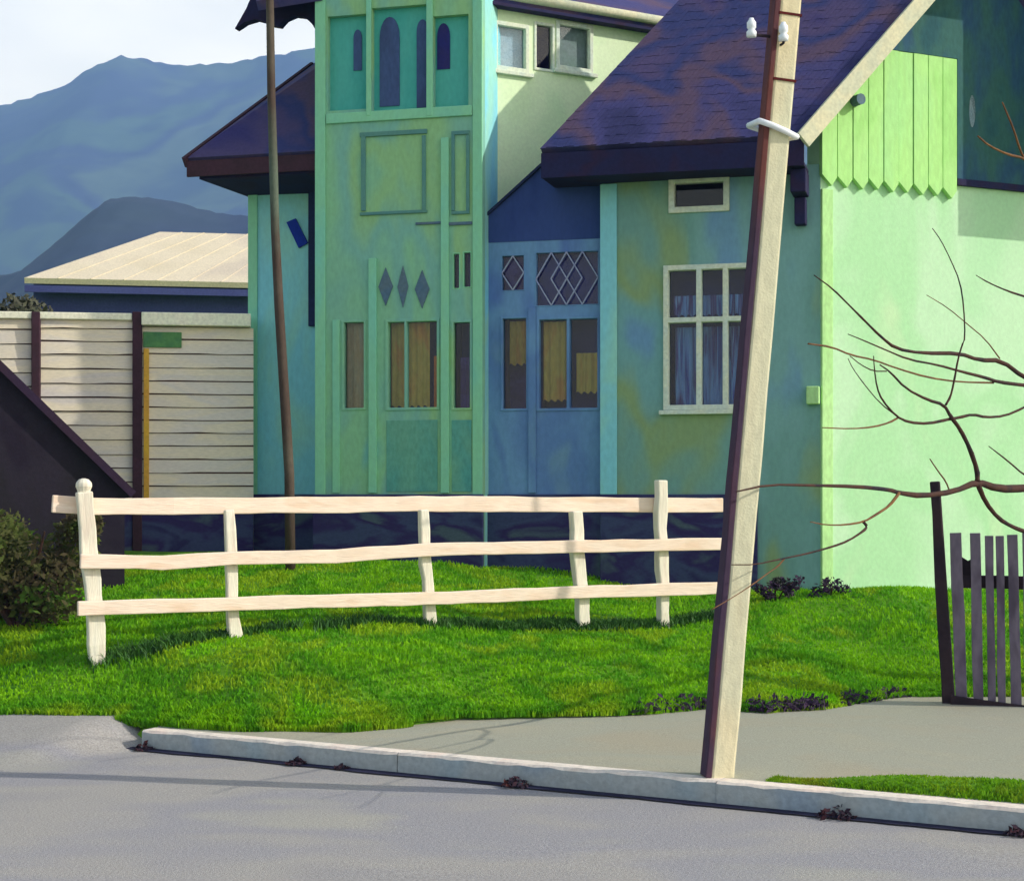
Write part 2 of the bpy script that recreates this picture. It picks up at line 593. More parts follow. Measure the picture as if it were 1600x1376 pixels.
for px, py, sp in ((232, 1168, .075), (470, 1193, .07), (540, 1206, .04), (812, 1226, .10), (1310, 1272, .11), (1590, 1300, .06)):
    # find the kerb foot under this view line
    rx = (px - CX) / F
    t = (KA.x - rx * KA.y) / (rx * KT.y - KT.x)
    x, y = kq(-.04, t)
    mb = MB()
    leaf_pile(mb, (x, y, .008), int(60 * sp / .07), sp, .022, sp * .75)
    nm = {232: 'at the broken end of the kerb', 470: 'a third of the way along the kerb', 540: 'beside the larger wedge of leaves',
          812: 'midway along the kerb foot', 1310: 'in the gutter below the grass verge', 1590: 'last along the kerb below the verge grass'}[px]
    o = mb.build('leaf_pile', M['litter'])
    o['label'] = ('small ' if sp < .05 else '') + 'pile of dark fallen leaves ' + nm
    o['category'] = 'leaves'
    o['group'] = 'leaf piles in the gutter'


# grass blades (numbers nobody could count)
def blades(name, mtl, pts, hmin, hmax, label, w=.008):
    n = len(pts)
    rng = np.random.default_rng(3)
    P = np.array(pts, dtype=np.float64)
    a = rng.uniform(0, 2 * np.pi, n)
    h = rng.uniform(hmin, hmax, n)
    h *= np.array([.75 + .6 * max(-.4, mnoise.noise(Vector((p[0] * 1.6, p[1] * 1.6, 0)))) for p in pts])
    dx, dy = np.cos(a), np.sin(a)
    b = rng.uniform(0, 2 * np.pi, n)
    ln = h * rng.uniform(.1, .9, n)
    lx, ly = np.cos(b) * ln, np.sin(b) * ln
    ww = w * rng.uniform(.6, 1.4, n)
    V = np.zeros((n, 5, 3))
    V[:, 0] = P + np.stack([dx * ww, dy * ww, np.full(n, -.01)], 1)
    V[:, 1] = P + np.stack([-dx * ww, -dy * ww, np.full(n, -.01)], 1)
    V[:, 2] = P + np.stack([-dx * ww * .7 + lx * .35, -dy * ww * .7 + ly * .35, h * .6], 1)
    V[:, 3] = P + np.stack([dx * ww * .7 + lx * .35, dy * ww * .7 + ly * .35, h * .6], 1)
    V[:, 4] = P + np.stack([lx, ly, h], 1)
    me = bpy.data.meshes.new(name)
    me.vertices.add(n * 5)
    me.vertices.foreach_set('co', V.ravel())
    base = np.arange(n)[:, None] * 5
    loops = np.concatenate([base + np.array([[0, 1, 2, 3]]), base + np.array([[3, 2, 4]])], 1).ravel()
    me.loops.add(n * 7)
    me.loops.foreach_set('vertex_index', loops.astype(np.int32))
    me.polygons.add(n * 2)
    st = (np.arange(n)[:, None] * 7 + np.array([[0, 4]])).ravel()
    me.polygons.foreach_set('loop_start', st.astype(np.int32))
    me.polygons.foreach_set('loop_total', np.tile([4, 3], n).astype(np.int32))
    me.materials.append(mtl)
    me.update(calc_edges=True)
    me.validate()
    o = bpy.data.objects.new(name, me)
    COL.objects.link(o)
    o['kind'] = 'stuff'
    o['label'] = label
    o['category'] = 'grass'
    return o


pts = []
for _ in range(150000):
    x = random.uniform(-6.2, 6.2)
    e = edge_y(x)
    d = 5.2 * random.random() ** 1.35
    y = e + d - .02
    if abs(x) > y * .36 + .3 or y > 17.6:
        continue
    pts.append((x, y, lawn_z(x, y)))
blades('lawn_grass', M['grass'], pts, .025, .06, 'short bright green lawn grass rising from pavement to house')
# ragged fringe hanging over the edge
pts = []
for _ in range(9000):
    x = random.uniform(-5.2, 5.2)
    y = edge_y(x) + random.uniform(-.05, .08)
    pts.append((x, y, max(lawn_z(x, y), pave_z(x, y)) - .01))
for _ in range(5000):
    x = random.uniform(-2.85, -.7)
    y = edge_y(x) + random.uniform(-.11, .02)
    pts.append((x, y, pave_z(x, y) - .01 + .03 * random.random()))
blades('edge_grass', M['grass'], pts, .03, .07, 'ragged grass fringe along the edge of the lawn')

# longer dark grass added to paint the fence's shadow on the lawn
pts = []
for x0, x1, n in ((-3.25, -2.2, 1300), (-2.25, -1.7, 500), (-1.6, .1, 1800), (-.2, .75, 2600), (.55, 1.9, 2600)):
    for _ in range(n):
        x = random.uniform(x0, x1)
        k = (x + 3.29) / 5.2
        y = 13.2 + 2.32 * k + random.gauss(0, .05) + .06 * math.sin(x * 5)
        pts.append((x, y, lawn_z(x, y)))
blades('fence_shadow_grass', M['shadowgrass'], pts, .06, .13, 'longer dark green grass painting shadow along the foot of the fence', .007)

# verge strip between kerb and pavement on the right
mb = MB()
N = 60
for i in range(N + 1):
    k = i / N
    q = 4.62 + k * 6
    wd = .12 + .33 * ss(k * 4.5) + .03 * mnoise.noise(Vector((q * 3, 0, 0)))
    for j in range(7):
        t = j / 6
        x, y = kq(.17 + wd * t, q)
        mb.v.append(Vector((x, y, pave_z(x, y) - .01 + .07 * math.sin(math.pi * t) ** .7 * ss(k * 8))))
mb.f = [[i * 7 + j, i * 7 + j + 1, (i + 1) * 7 + j + 1, (i + 1) * 7 + j] for i in range(N) for j in range(6)]
mb.m = [0] * len(mb.f)
mb.build('grass_verge', M['lawn'], smooth=True, kind='structure')
pts = []
for _ in range(14000):
    k = random.random() ** 1.6
    q = 4.62 + k * 5
    wd = .12 + .33 * ss(k * 5 / 6 * 4.5)
    t = random.random()
    x, y = kq(.15 + (wd + .04) * t, q)
    pts.append((x, y, pave_z(x, y) - .02 + .07 * math.sin(math.pi * t) ** .7 * ss(k * 6)))
blades('verge_grass', M['vergegrass'], pts, .02, .05, 'yellow green grass on the narrow verge behind the kerb', .006)

# withered weeds on the lawn edge and at the house foot
mb = MB()
for x0, x1, n in ((.9, 1.6, 260), (1.75, 2.35, 420), (2.5, 3.1, 260)):
    for _ in range(n):
        x = random.uniform(x0, x1)
        y = edge_y(x) + random.uniform(-.06, .1)
        leaf_pile(mb, (x, y, max(lawn_z(x, y), .19)), 1, .02, .03, .07, 1.2)
o = mb.build('withered_weeds', M['weed'], kind='stuff')
o['label'] = 'withered dark purple weeds along the lawn edge by the pole'
o['category'] = 'weeds'


# ------------------------------------------------------------------ house
CN = at(1282, 900, 16.8)
FW = Wall((CN.x, CN.y), -15)                 # street wall of the wing, in shade
EZ = 5.22                                    # eave height of the wing roof
HOUSE = thing('house', (0.6, 18.0, 1.0), 'old green timber house with glazed tower bay and steep dark roof', 'house')
GZ = .35                                     # foundations reach below the ground


def wall_part(name, m, w, u0, u1, z0, z1, holes, o0, o1, label=None):
    b = MB()
    holed(b, w, u0, u1, z0, z1, holes, o0, o1)
    return b.build(name, m, HOUSE, label=label)


def rect(w, x0, x1, y0, y1):
    ua, za = w.uz(x0, (y0 + y1) / 2)
    ub, _ = w.uz(x1, (y0 + y1) / 2)
    xm = (x0 + x1) / 2
    return (ua, ub, w.z(xm, y1), w.z(xm, y0))


def window(w, r, cols, rows, fw, mull, deep=.09, proud=.02, mtl='frame', backs=('dark',), curtains=(), label=None, room=.35, sill=0):
    """window part: frame with glazing bars; pane, curtain and dark room as its sub-parts.
    cols / rows: list of bar positions as fractions; r: outer rectangle (the opening)"""
    u0, u1, z0, z1 = r
    b = MB()
    holes = []
    cu = [u0 + fw] + [u0 + fw + (u1 - u0 - 2 * fw) * c for c in cols] + [u1 - fw]
    cz = [z0 + fw] + [z0 + fw + (z1 - z0 - 2 * fw) * c for c in rows] + [z1 - fw]
    for i in range(len(cu) - 1):
        for j in range(len(cz) - 1):
            a0 = cu[i] + (mull / 2 if i else 0)
            a1 = cu[i + 1] - (mull / 2 if i < len(cu) - 2 else 0)
            c0 = cz[j] + (mull / 2 if j else 0)
            c1 = cz[j + 1] - (mull / 2 if j < len(cz) - 2 else 0)
            holes.append((a0, a1, c0, c1))
    holed(b, w, u0, u1, z0, z1, holes, -deep, proud)
    if sill:
        b.wbox(w, u0 - .04, u1 + .04, z0 - .045, z0 - .002, -deep, sill)
    win = b.build('window', M[mtl], HOUSE, bevel=.006, label=label)
    g = MB()
    g.add([w.p(u0 + fw * .5, z0 + fw * .5, -deep * .5), w.p(u1 - fw * .5, z0 + fw * .5, -deep * .5),
           w.p(u1 - fw * .5, z1 - fw * .5, -deep * .5), w.p(u0 + fw * .5, z1 - fw * .5, -deep * .5)], [[0, 1, 2, 3]])
    g.build('pane', M['glass'], win)
    rm = MB()
    e = .004
    holed(rm, w, u0 + e, u1 - e, z0 + e, z1 - e, [(u0 + .012, u1 - .012, z0 + .012, z1 - .012)], -room, -deep - e)
    rm.wbox(w, u0 + e, u1 - e, z0 + e, z1 - e, -room - .02, -room)
    rm.build('interior', M[backs[0]], win)
    for (cm, a0, a1, c0, c1) in curtains:
        c = MB()
        n = max(6, int((a1 - a0) * (u1 - u0) / .012))
        vs = []
        for k in range(n + 1):
            t = a0 + (a1 - a0) * k / n
            oo = -deep - .05 + .014 * math.sin(k * 1.1) + .006 * math.sin(k * 2.7)
            sag = .012 * math.sin(k * 1.1)
            vs += [w.p(u0 + (u1 - u0) * t, z0 + (z1 - z0) * c0 + sag, oo), w.p(u0 + (u1 - u0) * t, z0 + (z1 - z0) * c1, oo)]
        c.add(vs, [[2 * k, 2 * k + 2, 2 * k + 3, 2 * k + 1] for k in range(n)])
        c.build('curtain', M[cm], win, smooth=True)
    return win


# --- wing: street wall
uL = FW.u(940)
big = rect(FW, 1037, 1186, 413, 640)
small = rect(FW, 1045, 1140, 276, 332)
zpl = FW.z(1110, 772)                        # top of the plinth
wall_part('street_wall', M['wing'], FW, uL, 0, GZ, EZ - .2, [big, small], -.22, 0)
window(FW, big, (.36, .67), (.63,), .05, .05, curtains=[('bluecurtain', .1, .92, .02, .58), ('bluecurtain', .08, .94, .66, .80)], backs=('navyroom',), proud=.035, sill=.06,
       label='large white six-pane window with blue curtains')
window(FW, small, (), (), .06, .04, backs=('dark',), proud=.03, label='small white framed vent window close under the eave')
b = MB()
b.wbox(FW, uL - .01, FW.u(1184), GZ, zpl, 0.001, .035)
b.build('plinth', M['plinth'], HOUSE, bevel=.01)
b = MB()                                     # slim upright boards on the wing wall
b.wbox(FW, uL - .01, uL + .16, zpl, EZ - .3, 0.001, .03)
b.build('corner_board', M['teal'], HOUSE, bevel=.005)
# brackets at the eave's near end
b = MB()
u0 = FW.u(1240)
b.wbox(FW, u0, u0 + .15, EZ - .52, EZ - .30, .001, .34)
b.wbox(FW, u0 + .02, u0 + .13, EZ - .80, EZ - .54, .001, .14)
b.build('eave_bracket', M['eave'], HOUSE, bevel=.01)

# --- wing roof
h = Vector((math.sin(R(15)), math.cos(R(15)), 0))
PIT = R(58)
NR = Vector((-h.x * math.sin(PIT), -h.y * math.sin(PIT), math.cos(PIT)))


def onroof(px, py, P0, nrm):
    d = Vector(((px - CX) / F, 1, (HY - py) / F))
    c = Vector((0, 0, CZ))
    return c + d * ((P0 - c).dot(nrm) / d.dot(nrm))


R0 = at(1256, 210, 16.36)
V0 = R0 - FW.t * ((R0.x - at(845, 250, 17.0).x) / FW.t.x)
rr = onroof(1440, -2, R0, NR) - R0
vv = onroof(1066, -4, R0, NR) - V0
HR = 2.6
R1, V1 = R0 + rr * (HR / rr.z), V0 + vv * (HR / vv.z)
mir = lambda a, b: Vector((2 * b.x - a.x, 2 * b.y - a.y, a.z))
R2, V2 = mir(R0, R1), mir(V0, V1)
b = MB()
b.slab([V0, R0, R1, V1], .09)
b.slab([V1, R1, R2, V2], .09)
roof = b.build('roof', M['roof'], HOUSE, label='steep dark shingled roof of the wing')
b = MB()                                     # shingle courses, each butt standing a little proud
nC = 26
for k in range(nC):
    f0, f1 = k / nC, (k + 1) / nC
    a0, a1 = V0.lerp(V1, f0), R0.lerp(R1, f0)
    c0, c1 = V0.lerp(V1, f1 + .004), R0.lerp(R1, f1 + .004)
    lift = NR * .006
    n = 46
    for i in range(n):
        g0, g1 = i / n, (i + .965) / n
        j = random.uniform(0, .009)
        dz = (c0 - a0).normalized() * random.uniform(-.012, .012)
        p0, p1 = a0.lerp(a1, g0) - dz, a0.lerp(a1, g1) - dz
        q0, q1 = c0.lerp(c1, g0), c0.lerp(c1, g1)
        b.hexa([p0 + NR * .002, p1 + NR * .002, q1 + NR * .002, q0 + NR * .002,
                p0 + lift + NR * j * .6, p1 + lift + NR * j * .6, q1 + NR * .006, q0 + NR * .006])
b.build('shingle', M['roof'], roof)['kind'] = 'stuff'
b = MB()                                     # fascia and soffit of the eave
fz = V0.z
fo = FW.n * -.012
pa, pb = V0 - Vector((0, 0, .02)), R0 - Vector((0, 0, .02))
b.hexa([pa + Vector((0, 0, -.27)) - FW.n * .04, pb + Vector((0, 0, -.27)) - FW.n * .04, pb + Vector((0, 0, -.27)) - FW.n * .01, pa + Vector((0, 0, -.27)) - FW.n * .01,
        pa + Vector((0, 0, -.025)) - FW.n * .04, pb + Vector((0, 0, -.025)) - FW.n * .04, pb + Vector((0, 0, -.025)) - FW.n * .01, pa + Vector((0, 0, -.025)) - FW.n * .01])
b.build('fascia', M['eave'], roof)
b = MB()
back = .62
zz = R0.z - .255
b.slab([Vector((pa.x, pa.y, zz)) - FW.n * .045, Vector((pb.x, pb.y, zz)) - FW.n * .045,
        Vector((pb.x, pb.y, zz)) - FW.n * back, Vector((pa.x, pa.y, zz)) - FW.n * back], .03)
b.build('soffit', M['eave'], roof)
gdeg = math.degrees(math.atan2(rr.y, rr.x))
GW = Wall((CN.x, CN.y), gdeg)                # gable wall of the wing, in the sun
rp_ = rr.normalized()
b = MB()
nG = GW.n
up = Vector((0, 0, 1))
ofs = nG * .03
b.beam([R0 + ofs - rp_ * .05 - up * .03, R1 + ofs - up * .03], .04, .17, nG)
q_ = (R2 - R1).normalized()
b.beam([R1 + ofs - up * .03, R2 + ofs - up * .03], .04, .17, nG)
b.build('bargeboard', M['verge'], roof, bevel=.006)


# --- wing: gable wall
def roof_z_at(u, o=0):
    p = GW.p(u, 0, o)
    z1 = R0.z - (NR.x * (p.x - R0.x) + NR.y * (p.y - R0.y)) / NR.z - .09 / NR.z
    return z1


ridge_u = (R1 - GW.O).dot(GW.t)
uE = ridge_u * 2 - (R0 - GW.O).dot(GW.t)
zr = roof_z_at(ridge_u)
z0 = roof_z_at(0)
b = MB()
b.wprism(GW, [(0, GZ), (uE - .4, GZ), (uE - .4, z0), (ridge_u, zr - .02), (0, z0)], -.22, 0)
b.build('gable_wall', M['gable'], HOUSE)
b = MB()
b.wbox(GW, 0.0, .13, GZ, GW.z(1290, 296), .001, .03)
b.build('corner_board', M['corner'], HOUSE, bevel=.006)
# plank cladding with pointed lower ends
b = MB()
zt_flat = GW.z(1440, 88)
zb = GW.z(1380, 292)
ue = GW.u(1490)
pw = (ue + .02) / 9
for k in range(9):
    a0, a1 = -.02 + k * pw + .004, -.02 + (k + 1) * pw - .004
    ta = min(zt_flat, roof_z_at(a0, .05) - .03)
    tb = min(zt_flat, roof_z_at(a1, .05) - .03)
    o1 = .05 + random.uniform(0, .012)
    j = random.uniform(-.012, .012)
    pts = [(a0, zb + .05 + j), (a0 + pw * .62, zb - .055 + j), (a1, zb + .03 + j), (a1, tb), (a0, ta)]
    if ta < zt_flat < roof_z_at(a1, .05) - .03:
        uc = a0 + (a1 - a0) * (zt_flat - ta) / max(.01, roof_z_at(a1, .05) - .03 - ta)
        pts = pts[:3] + [(a1, zt_flat), (uc, zt_flat), (a0, ta)]
    b.wprism(GW, pts, .002, o1)
b.build('plank_cladding', M['plank'], HOUSE, bevel=.003, label='pale green vertical plank cladding with pointed ends')
b = MB()                                     # dark sheet painting the shade above and beside the pale planks
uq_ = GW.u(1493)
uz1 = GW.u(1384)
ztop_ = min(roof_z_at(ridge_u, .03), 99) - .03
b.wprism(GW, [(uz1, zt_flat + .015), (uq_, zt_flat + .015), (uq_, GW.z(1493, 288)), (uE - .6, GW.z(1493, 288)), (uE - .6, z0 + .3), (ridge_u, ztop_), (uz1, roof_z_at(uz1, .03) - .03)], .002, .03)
b.build('gable_shade', M['gableshade'], HOUSE, label='dark teal sheet painted as shade over the upper gable')
b = MB()                                     # purlin end under the rake
pu = GW.u(1330)
b.tube([GW.p(pu, GW.z(1330, 160), .02), GW.p(pu, GW.z(1330, 160), .16)], .055, 10)
b.build('purlin_end', M['slatey'], HOUSE)
b = MB()                                     # pale oval vent on the wall
u_, z_ = GW.uz(1516, 175)
b.wprism(GW, [(u_ + .045 * math.cos(t), z_ + .17 * math.sin(t)) for t in [k * math.pi / 10 for k in range(20)]], .002, .03)
b.build('oval_vent', M['paleglass'], HOUSE, bevel=.005)
b = MB()                                     # ledge under the upper wall
b.wbox(GW, GW.u(1492), uE - .5, GW.z(1550, 296), GW.z(1550, 286), .001, .05)
b.build('ledge', M['eave'], HOUSE)
b = MB()
b.wbox(FW, -.13, -.005, FW.z(1265, 632), FW.z(1265, 604), .001, .09)
b.build('meter_box', M['corner'], HOUSE, bevel=.01)
# unseen bay added beyond the view to cast shade on the gable wall
b0 = GW.u(1640)
bz = GW.z(1640, 248)
OW = GW.off(.95)
b = MB()
b.hexa([GW.p(b0, bz, .95), GW.p(b0 + 2.2, bz, .95), GW.p(b0 + 2.2, bz, .002), GW.p(b0, bz, .002),
        GW.p(b0, bz + 2.3, .95), GW.p(b0 + 2.2, bz + 2.3, .95), GW.p(b0 + 2.2, bz + 2.3, .002), GW.p(b0, bz + 2.3, .002)])
b.build('shade_bay', M['gable'], HOUSE, bevel=.01)  # out of view, added for its shadow alone
b = MB()
b.hexa([GW.p(b0 - .55, bz + 2.305, 1.1), GW.p(b0 + 2.7, bz + 2.305, 1.1), GW.p(b0 + 2.7, bz + 2.305, .004), GW.p(b0 - .55, bz + 2.305, .004),
        GW.p(b0 - .55, bz + 2.42, 1.1), GW.p(b0 + 2.7, bz + 2.42, 1.1), GW.p(b0 + 2.7, bz + 2.9, .004), GW.p(b0 - .55, bz + 2.9, .004)])
b.build('shade_bay_roof', M['roof'], HOUSE)
# hidden sides of the wing
b = MB()
pl = FW.p(uL, 0)
SW = Wall((pl.x, pl.y), gdeg)
dl = uE - .4
b.wprism(SW, [(.0, GZ), (dl, GZ), (dl, z0), (ridge_u, zr - .05), (0, EZ - .14)], -.2, 0) if False else None
BW = Wall((GW.p(dl, 0, -.22).x, GW.p(dl, 0, -.22).y), -15)
b.wbox(BW, uL, 0, GZ, EZ - .1, -.1, .1)
b.build('rear_wall', M['wing'], HOUSE)

# --- tower bay
TW = FW.off(.15)
t0, t1 = TW.u(495), TW.u(752)
tz1 = 9.4
low = [rect(TW, 534, 572, 500, 641), rect(TW, 602, 687, 498, 641), rect(TW, 705, 738, 500, 641)]
dia = [(603, 448), (630, 448), (660, 452)]
niche = rect(TW, 512, 574, 24, 172), rect(TW, 581, 668, 10, 172), rect(TW, 677, 732, 24, 172)
lights = [rect(TW, 707, 719, 395, 452), rect(TW, 723, 737, 393, 450)]
wall_part('tower_wall', M['tower'], TW, t0, t1, GZ, tz1, low + lights + list(niche), -.14, 0)
b = MB()
b.wbox(TW, t0 + .0, t0 + .14, GZ, tz1, -1.9, -.141)
b.wbox(TW, t1 - .14, t1 - .0, GZ, tz1, -1.9, -.141)
b.build('tower_side_wall', M['teal'], HOUSE)
window(TW, low[0], (), (), .025, .03, mtl='tower', backs=('greycurtain',), curtains=[('greycurtain', .03, .97, .03, .98)], proud=.01, label='narrow tower window with grey brown curtain')
window(TW, low[1], (.36,), (), .03, .022, mtl='tower', backs=('navyroom',), curtains=[('ochre', .03, .74, .05, .97), ('orange', .82, .98, .02, .6)], proud=.012, label='wide tower window with ochre curtains and orange cloth')
window(TW, low[2], (), (), .025, .03, mtl='tower', backs=('navyroom',), curtains=[('purple', .25, .98, .02, .6)], proud=.01, label='dark tower window without curtain')
for r in lights:
    window(TW, r, (), (), .012, .02, mtl='trim', backs=('navyroom',), proud=.006, deep=.06, room=.13, label='small arched light above the dark tower window')
for k, (px, py) in enumerate(dia):
    u_, z_ = TW.uz(px, py)
    b = MB()
    a, c = (.08, .20) if k != 1 else (.06, .22)
    b.wprism(TW, [(u_ - a, z_), (u_, z_ - c), (u_ + a, z_), (u_, z_ + c)], .002, .014)
    b.build('diamond_pane', M['slatey'], HOUSE, bevel=.004)
# upper gallery: recessed field with dark lancet lights
for i, r in enumerate(niche):
    b = MB()
    b.wbox(TW, r[0] - .01, r[1] + .01, r[2] - .01, r[3] + .01, -.136, -.075)
    b.build('recessed_panel', M['tower_up'], HOUSE)


def lancet(w, x0, x1, y0, y1, o, m):
    u0, u1 = w.u(x0), w.u(x1)
    za, zb_ = w.z((x0 + x1) / 2, y1), w.z((x0 + x1) / 2, y0)
    c, hw = (u0 + u1) / 2, (u1 - u0) / 2
    hh = min(hw * 2, (zb_ - za) * .4)
    arc = [(c + hw * math.cos(t), zb_ - hh + hh * math.sin(t)) for t in [k * math.pi / 10 for k in range(11)]]
    b = MB()
    b.wprism(w, [(u0, za), (u1, za)] + arc, o, o + .012)
    return b.build('lancet_light', M[m], HOUSE)


lancet(TW, 549, 562, 44, 108, -.074, 'slateblue')
lancet(TW, 590, 621, 24, 164, -.074, 'slateblue')
lancet(TW, 648, 666, 28, 166, -.074, 'slateblue')
lancet(TW, 680, 700, 34, 106, -.074, 'navyroom')
for px, hw in ((577, 4), (672, 5)):
    b = MB()
    u_ = TW.u(px)
    b.wbox(TW, u_ - hw * .0066, u_ + hw * .0066, TW.z(px, 182), tz1, .001, .03)
    b.build('pilaster', M['trim'], HOUSE, bevel=.006)
b = MB()
b.wbox(TW, t0 - .015, t0 + .1, GZ, tz1, .001, .02)
b.build('corner_board', M['trim'], HOUSE, bevel=.006)
b = MB()
b.wbox(TW, TW.u(739), t1 + .015, GZ, tz1, .001, .02)
b.build('corner_board', M['trim'], HOUSE, bevel=.006)
b = MB()
b.wbox(TW, t0 + .11, TW.u(738), TW.z(620, 188), TW.z(620, 172), .001, .025)
b.build('cornice', M['trim'], HOUSE, bevel=.008)


def strip(name, m, w, x0, x1, y0, y1, o1, o0=.001):
    r = rect(w, x0, x1, y0, y1)
    b = MB()
    b.wbox(w, r[0], r[1], r[2], r[3], o0, o1)
    return b.build(name, m, HOUSE, bevel=.004)


b = MB()
for x0, x1, y0, y1 in ((563, 668, 205, 212), (565, 572, 212.2, 330), (660, 666, 212.2, 330), (563, 668, 330.2, 335), (706, 734, 205, 211), (706, 711, 211.2, 330), (729, 734, 211.2, 330), (706, 734, 330.2, 335)):
    r = rect(TW, x0, x1, y0, y1)
    b.wbox(TW, r[0], r[1], r[2], r[3], .001, .022)
b.build('moulding', M['moulding'], HOUSE, bevel=.004)['kind'] = 'stuff'
strip('string_course', M['slatey'], TW, 650, 690, 347, 351, .02)
strip('string_course', M['slatey'], TW, 702, 738, 347, 352, .02)
strip('pilaster', M['trim'], TW, 690, 702, 216, 770, .032)
strip('pilaster', M['trim'], TW, 577, 589, 404, 770, .03)
strip('pilaster', M['trim'], TW, 520, 531, 500, 770, .016)
strip('recessed_panel', M['recess'], TW, 604, 684, 656, 768, .008)
strip('recessed_panel', M['recess'], TW, 706, 737, 656, 768, .008)
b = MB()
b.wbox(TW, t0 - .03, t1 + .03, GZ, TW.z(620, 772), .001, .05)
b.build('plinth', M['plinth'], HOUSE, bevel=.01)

# --- recessed porch between tower and wing, its deep shade painted blue
PW = FW.off(-.12)
p0, p1 = PW.u(757), PW.u(944)
pt = [rect(PW, 782, 826, 494, 642), rect(PW, 838, 938, 494, 642)]
pd = [rect(PW, 783, 820, 398, 455), rect(PW, 836, 936, 392, 478)]
zt = PW.z(850, 376)
wall_part('porch_wall', M['porch'], PW, p0, p1, GZ, zt, pt + pd, -.14, 0)
window(PW, pt[0], (), (), .025, .03, mtl='porch', backs=('purple',), curtains=[('ochre', .2, .9, .5, .96)], proud=.012, label='narrow porch window with ochre blind')
window(PW, pt[1], (.5,), (), .03, .03, mtl='porch', backs=('navyroom',), curtains=[('ochre', .06, .46, .12, .96), ('ochre', .58, .92, .2, .62)], proud=.012, label='wide porch window with two ochre curtains')
for k, r in enumerate(pd):
    w_ = window(PW, r, (), (), .012, .02, mtl='porch', backs=('purple' if not k else 'navyroom',), proud=.006, deep=.07, room=.13, label='porch transom light with pale diamond lattice')
    b = MB()
    zc, hz = (r[2] + r[3]) / 2, (r[3] - r[2]) / 2 - .012
    nd = 1 if k == 0 else 2
    du = (r[1] - r[0] - .02) / nd
    for i in range(nd):
        ca = r[0] + .01 + du * (i + .5)
        for s in (-1, 1):
            for q in (-1, 1):
                b.beam([PW.p(ca + s * du / 2, zc, .004), PW.p(ca, zc + q * hz, .004)], .012, .012, PW.n)
    if nd == 2:
        ca = r[0] + .01 + du
        for s in (-1, 1):
            for q in (-1, 1):
                b.beam([PW.p(ca + s * du / 2, zc, .018), PW.p(ca, zc + q * hz, .018)], .012, .012, PW.n)
    b.build('lattice', M['lilac'], w_)
strip('pilaster', M['porch'], PW, 826, 838, 480, 770, .025)
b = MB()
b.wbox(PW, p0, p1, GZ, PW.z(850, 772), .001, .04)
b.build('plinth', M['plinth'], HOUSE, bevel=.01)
# navy panel with deep shade put into its colour, its top falling to the left under a thin lead flashing
b = MB()
b.wprism(PW, [(p0, zt + .001), (p1, zt + .001), (p1, PW.z(944, 262)), (PW.u(846), PW.z(846, 258)), (p0, PW.z(757, 340))], -.14, .006)
b.build('upper_panel', M['porchtop'], HOUSE, label='navy panel above the porch windows, coloured as deep shade')
b = MB()
fl = lambda px, py, o: PW.p(PW.u(px), PW.z(px, py), o)
bk = -PW.n * 1.0
for (xa, ya), (xb, yb) in (((754, 341), (847, 256)), ((847.5, 256), (946, 260))):
    A, B_ = fl(xa, ya, .05), fl(xb, yb, .05)
    b.slab([A, B_, B_ + bk, A + bk], .025)
b.build('porch_roof', M['hood'], HOUSE)

# --- sunlit upper wall behind
k0 = at(742, 100, 18.0)
KW = Wall((k0.x, k0.y), 30)
ke = KW.u(1100)
kz = KW.z(850, 22)
kws = [rect(KW, 771, 826, 36, 112), rect(KW, 834, 866, 36, 112), rect(KW, 868, 926, 36, 112)]
wall_part('upper_wall', M['cream_wall'], KW, 0, ke, GZ, kz + .1, kws, -.2, 0)
window(KW, kws[0], (), (), .045, .03, backs=('paleglass',), deep=.05, room=.08, proud=.02, sill=.05, label='upper window with pale blue blind')
window(KW, kws[1], (), (), .03, .03, backs=('navyroom',), deep=.06, proud=.015, label='narrow dark middle upper window')
window(KW, kws[2], (), (), .045, .03, backs=('greyblind',), deep=.05, room=.08, proud=.02, sill=.05, label='upper window with grey blind')
# main eave and roof above it
b = MB()
e0, e1 = KW.p(-.15, kz + .06, .15), KW.p(ke + .5, kz + .06, .15)
MRp = R(35)
hb = -KW.n
b.slab([e0, e1, e1 + hb * 4.2 + up * 2.6, e0 + hb * 4.2 + up * 2.6], .1)
b.build('roof', M['roof'], HOUSE, label='dark main roof above the upper windows')
b = MB()
b.hexa([KW.p(-.1, kz - .03, .14), KW.p(ke + .4, kz - .03, .14), KW.p(ke + .4, kz - .03, .003), KW.p(-.1, kz - .03, .003),
        KW.p(-.1, kz + .0, .14), KW.p(ke + .4, kz + .0, .14), KW.p(ke + .4, kz + .0, .003), KW.p(-.1, kz + .0, .003)])
b.build('soffit', M['eave'], HOUSE)
b = MB()
b.tube([KW.p(.0, kz + .09, .13), KW.p(ke + .4, kz + .09, .13)], .055, 8)
b.build('gutter', M['verge'], HOUSE, smooth=True)

# --- left wing
LW = FW.off(-.6)
l0, l1 = LW.u(391), LW.u(497)
LZ = LW.z(430, 262)
wall_part('side_wing_wall', M['teal'], LW, l0, l1, GZ, LZ, [], -.2, 0)
b = MB()
LS = Wall((LW.p(l0, 0).x, LW.p(l0, 0).y), 75)
b.wbox(LW, l0, l0 + .2, GZ, LZ, -3.0, -.201)
b.build('side_wing_wall', M['teal'], HOUSE)
b = MB()
b.wbox(LW, l0 - .02, l0 + .09, GZ, LZ, .001, .02)
b.build('corner_board', M['trim'], HOUSE, bevel=.005)
b = MB()
b.wbox(LW, l0 - .03, l1, GZ, LW.z(440, 772), .001, .04)
b.build('plinth', M['plinth'], HOUSE, bevel=.01)
b = MB()
b.wbox(LW, LW.u(484), LW.u(499), LW.z(490, 510), LW.z(490, 250), .001, .05)
b.build('corner_post', M['hood'], HOUSE, bevel=.005)
b = MB()
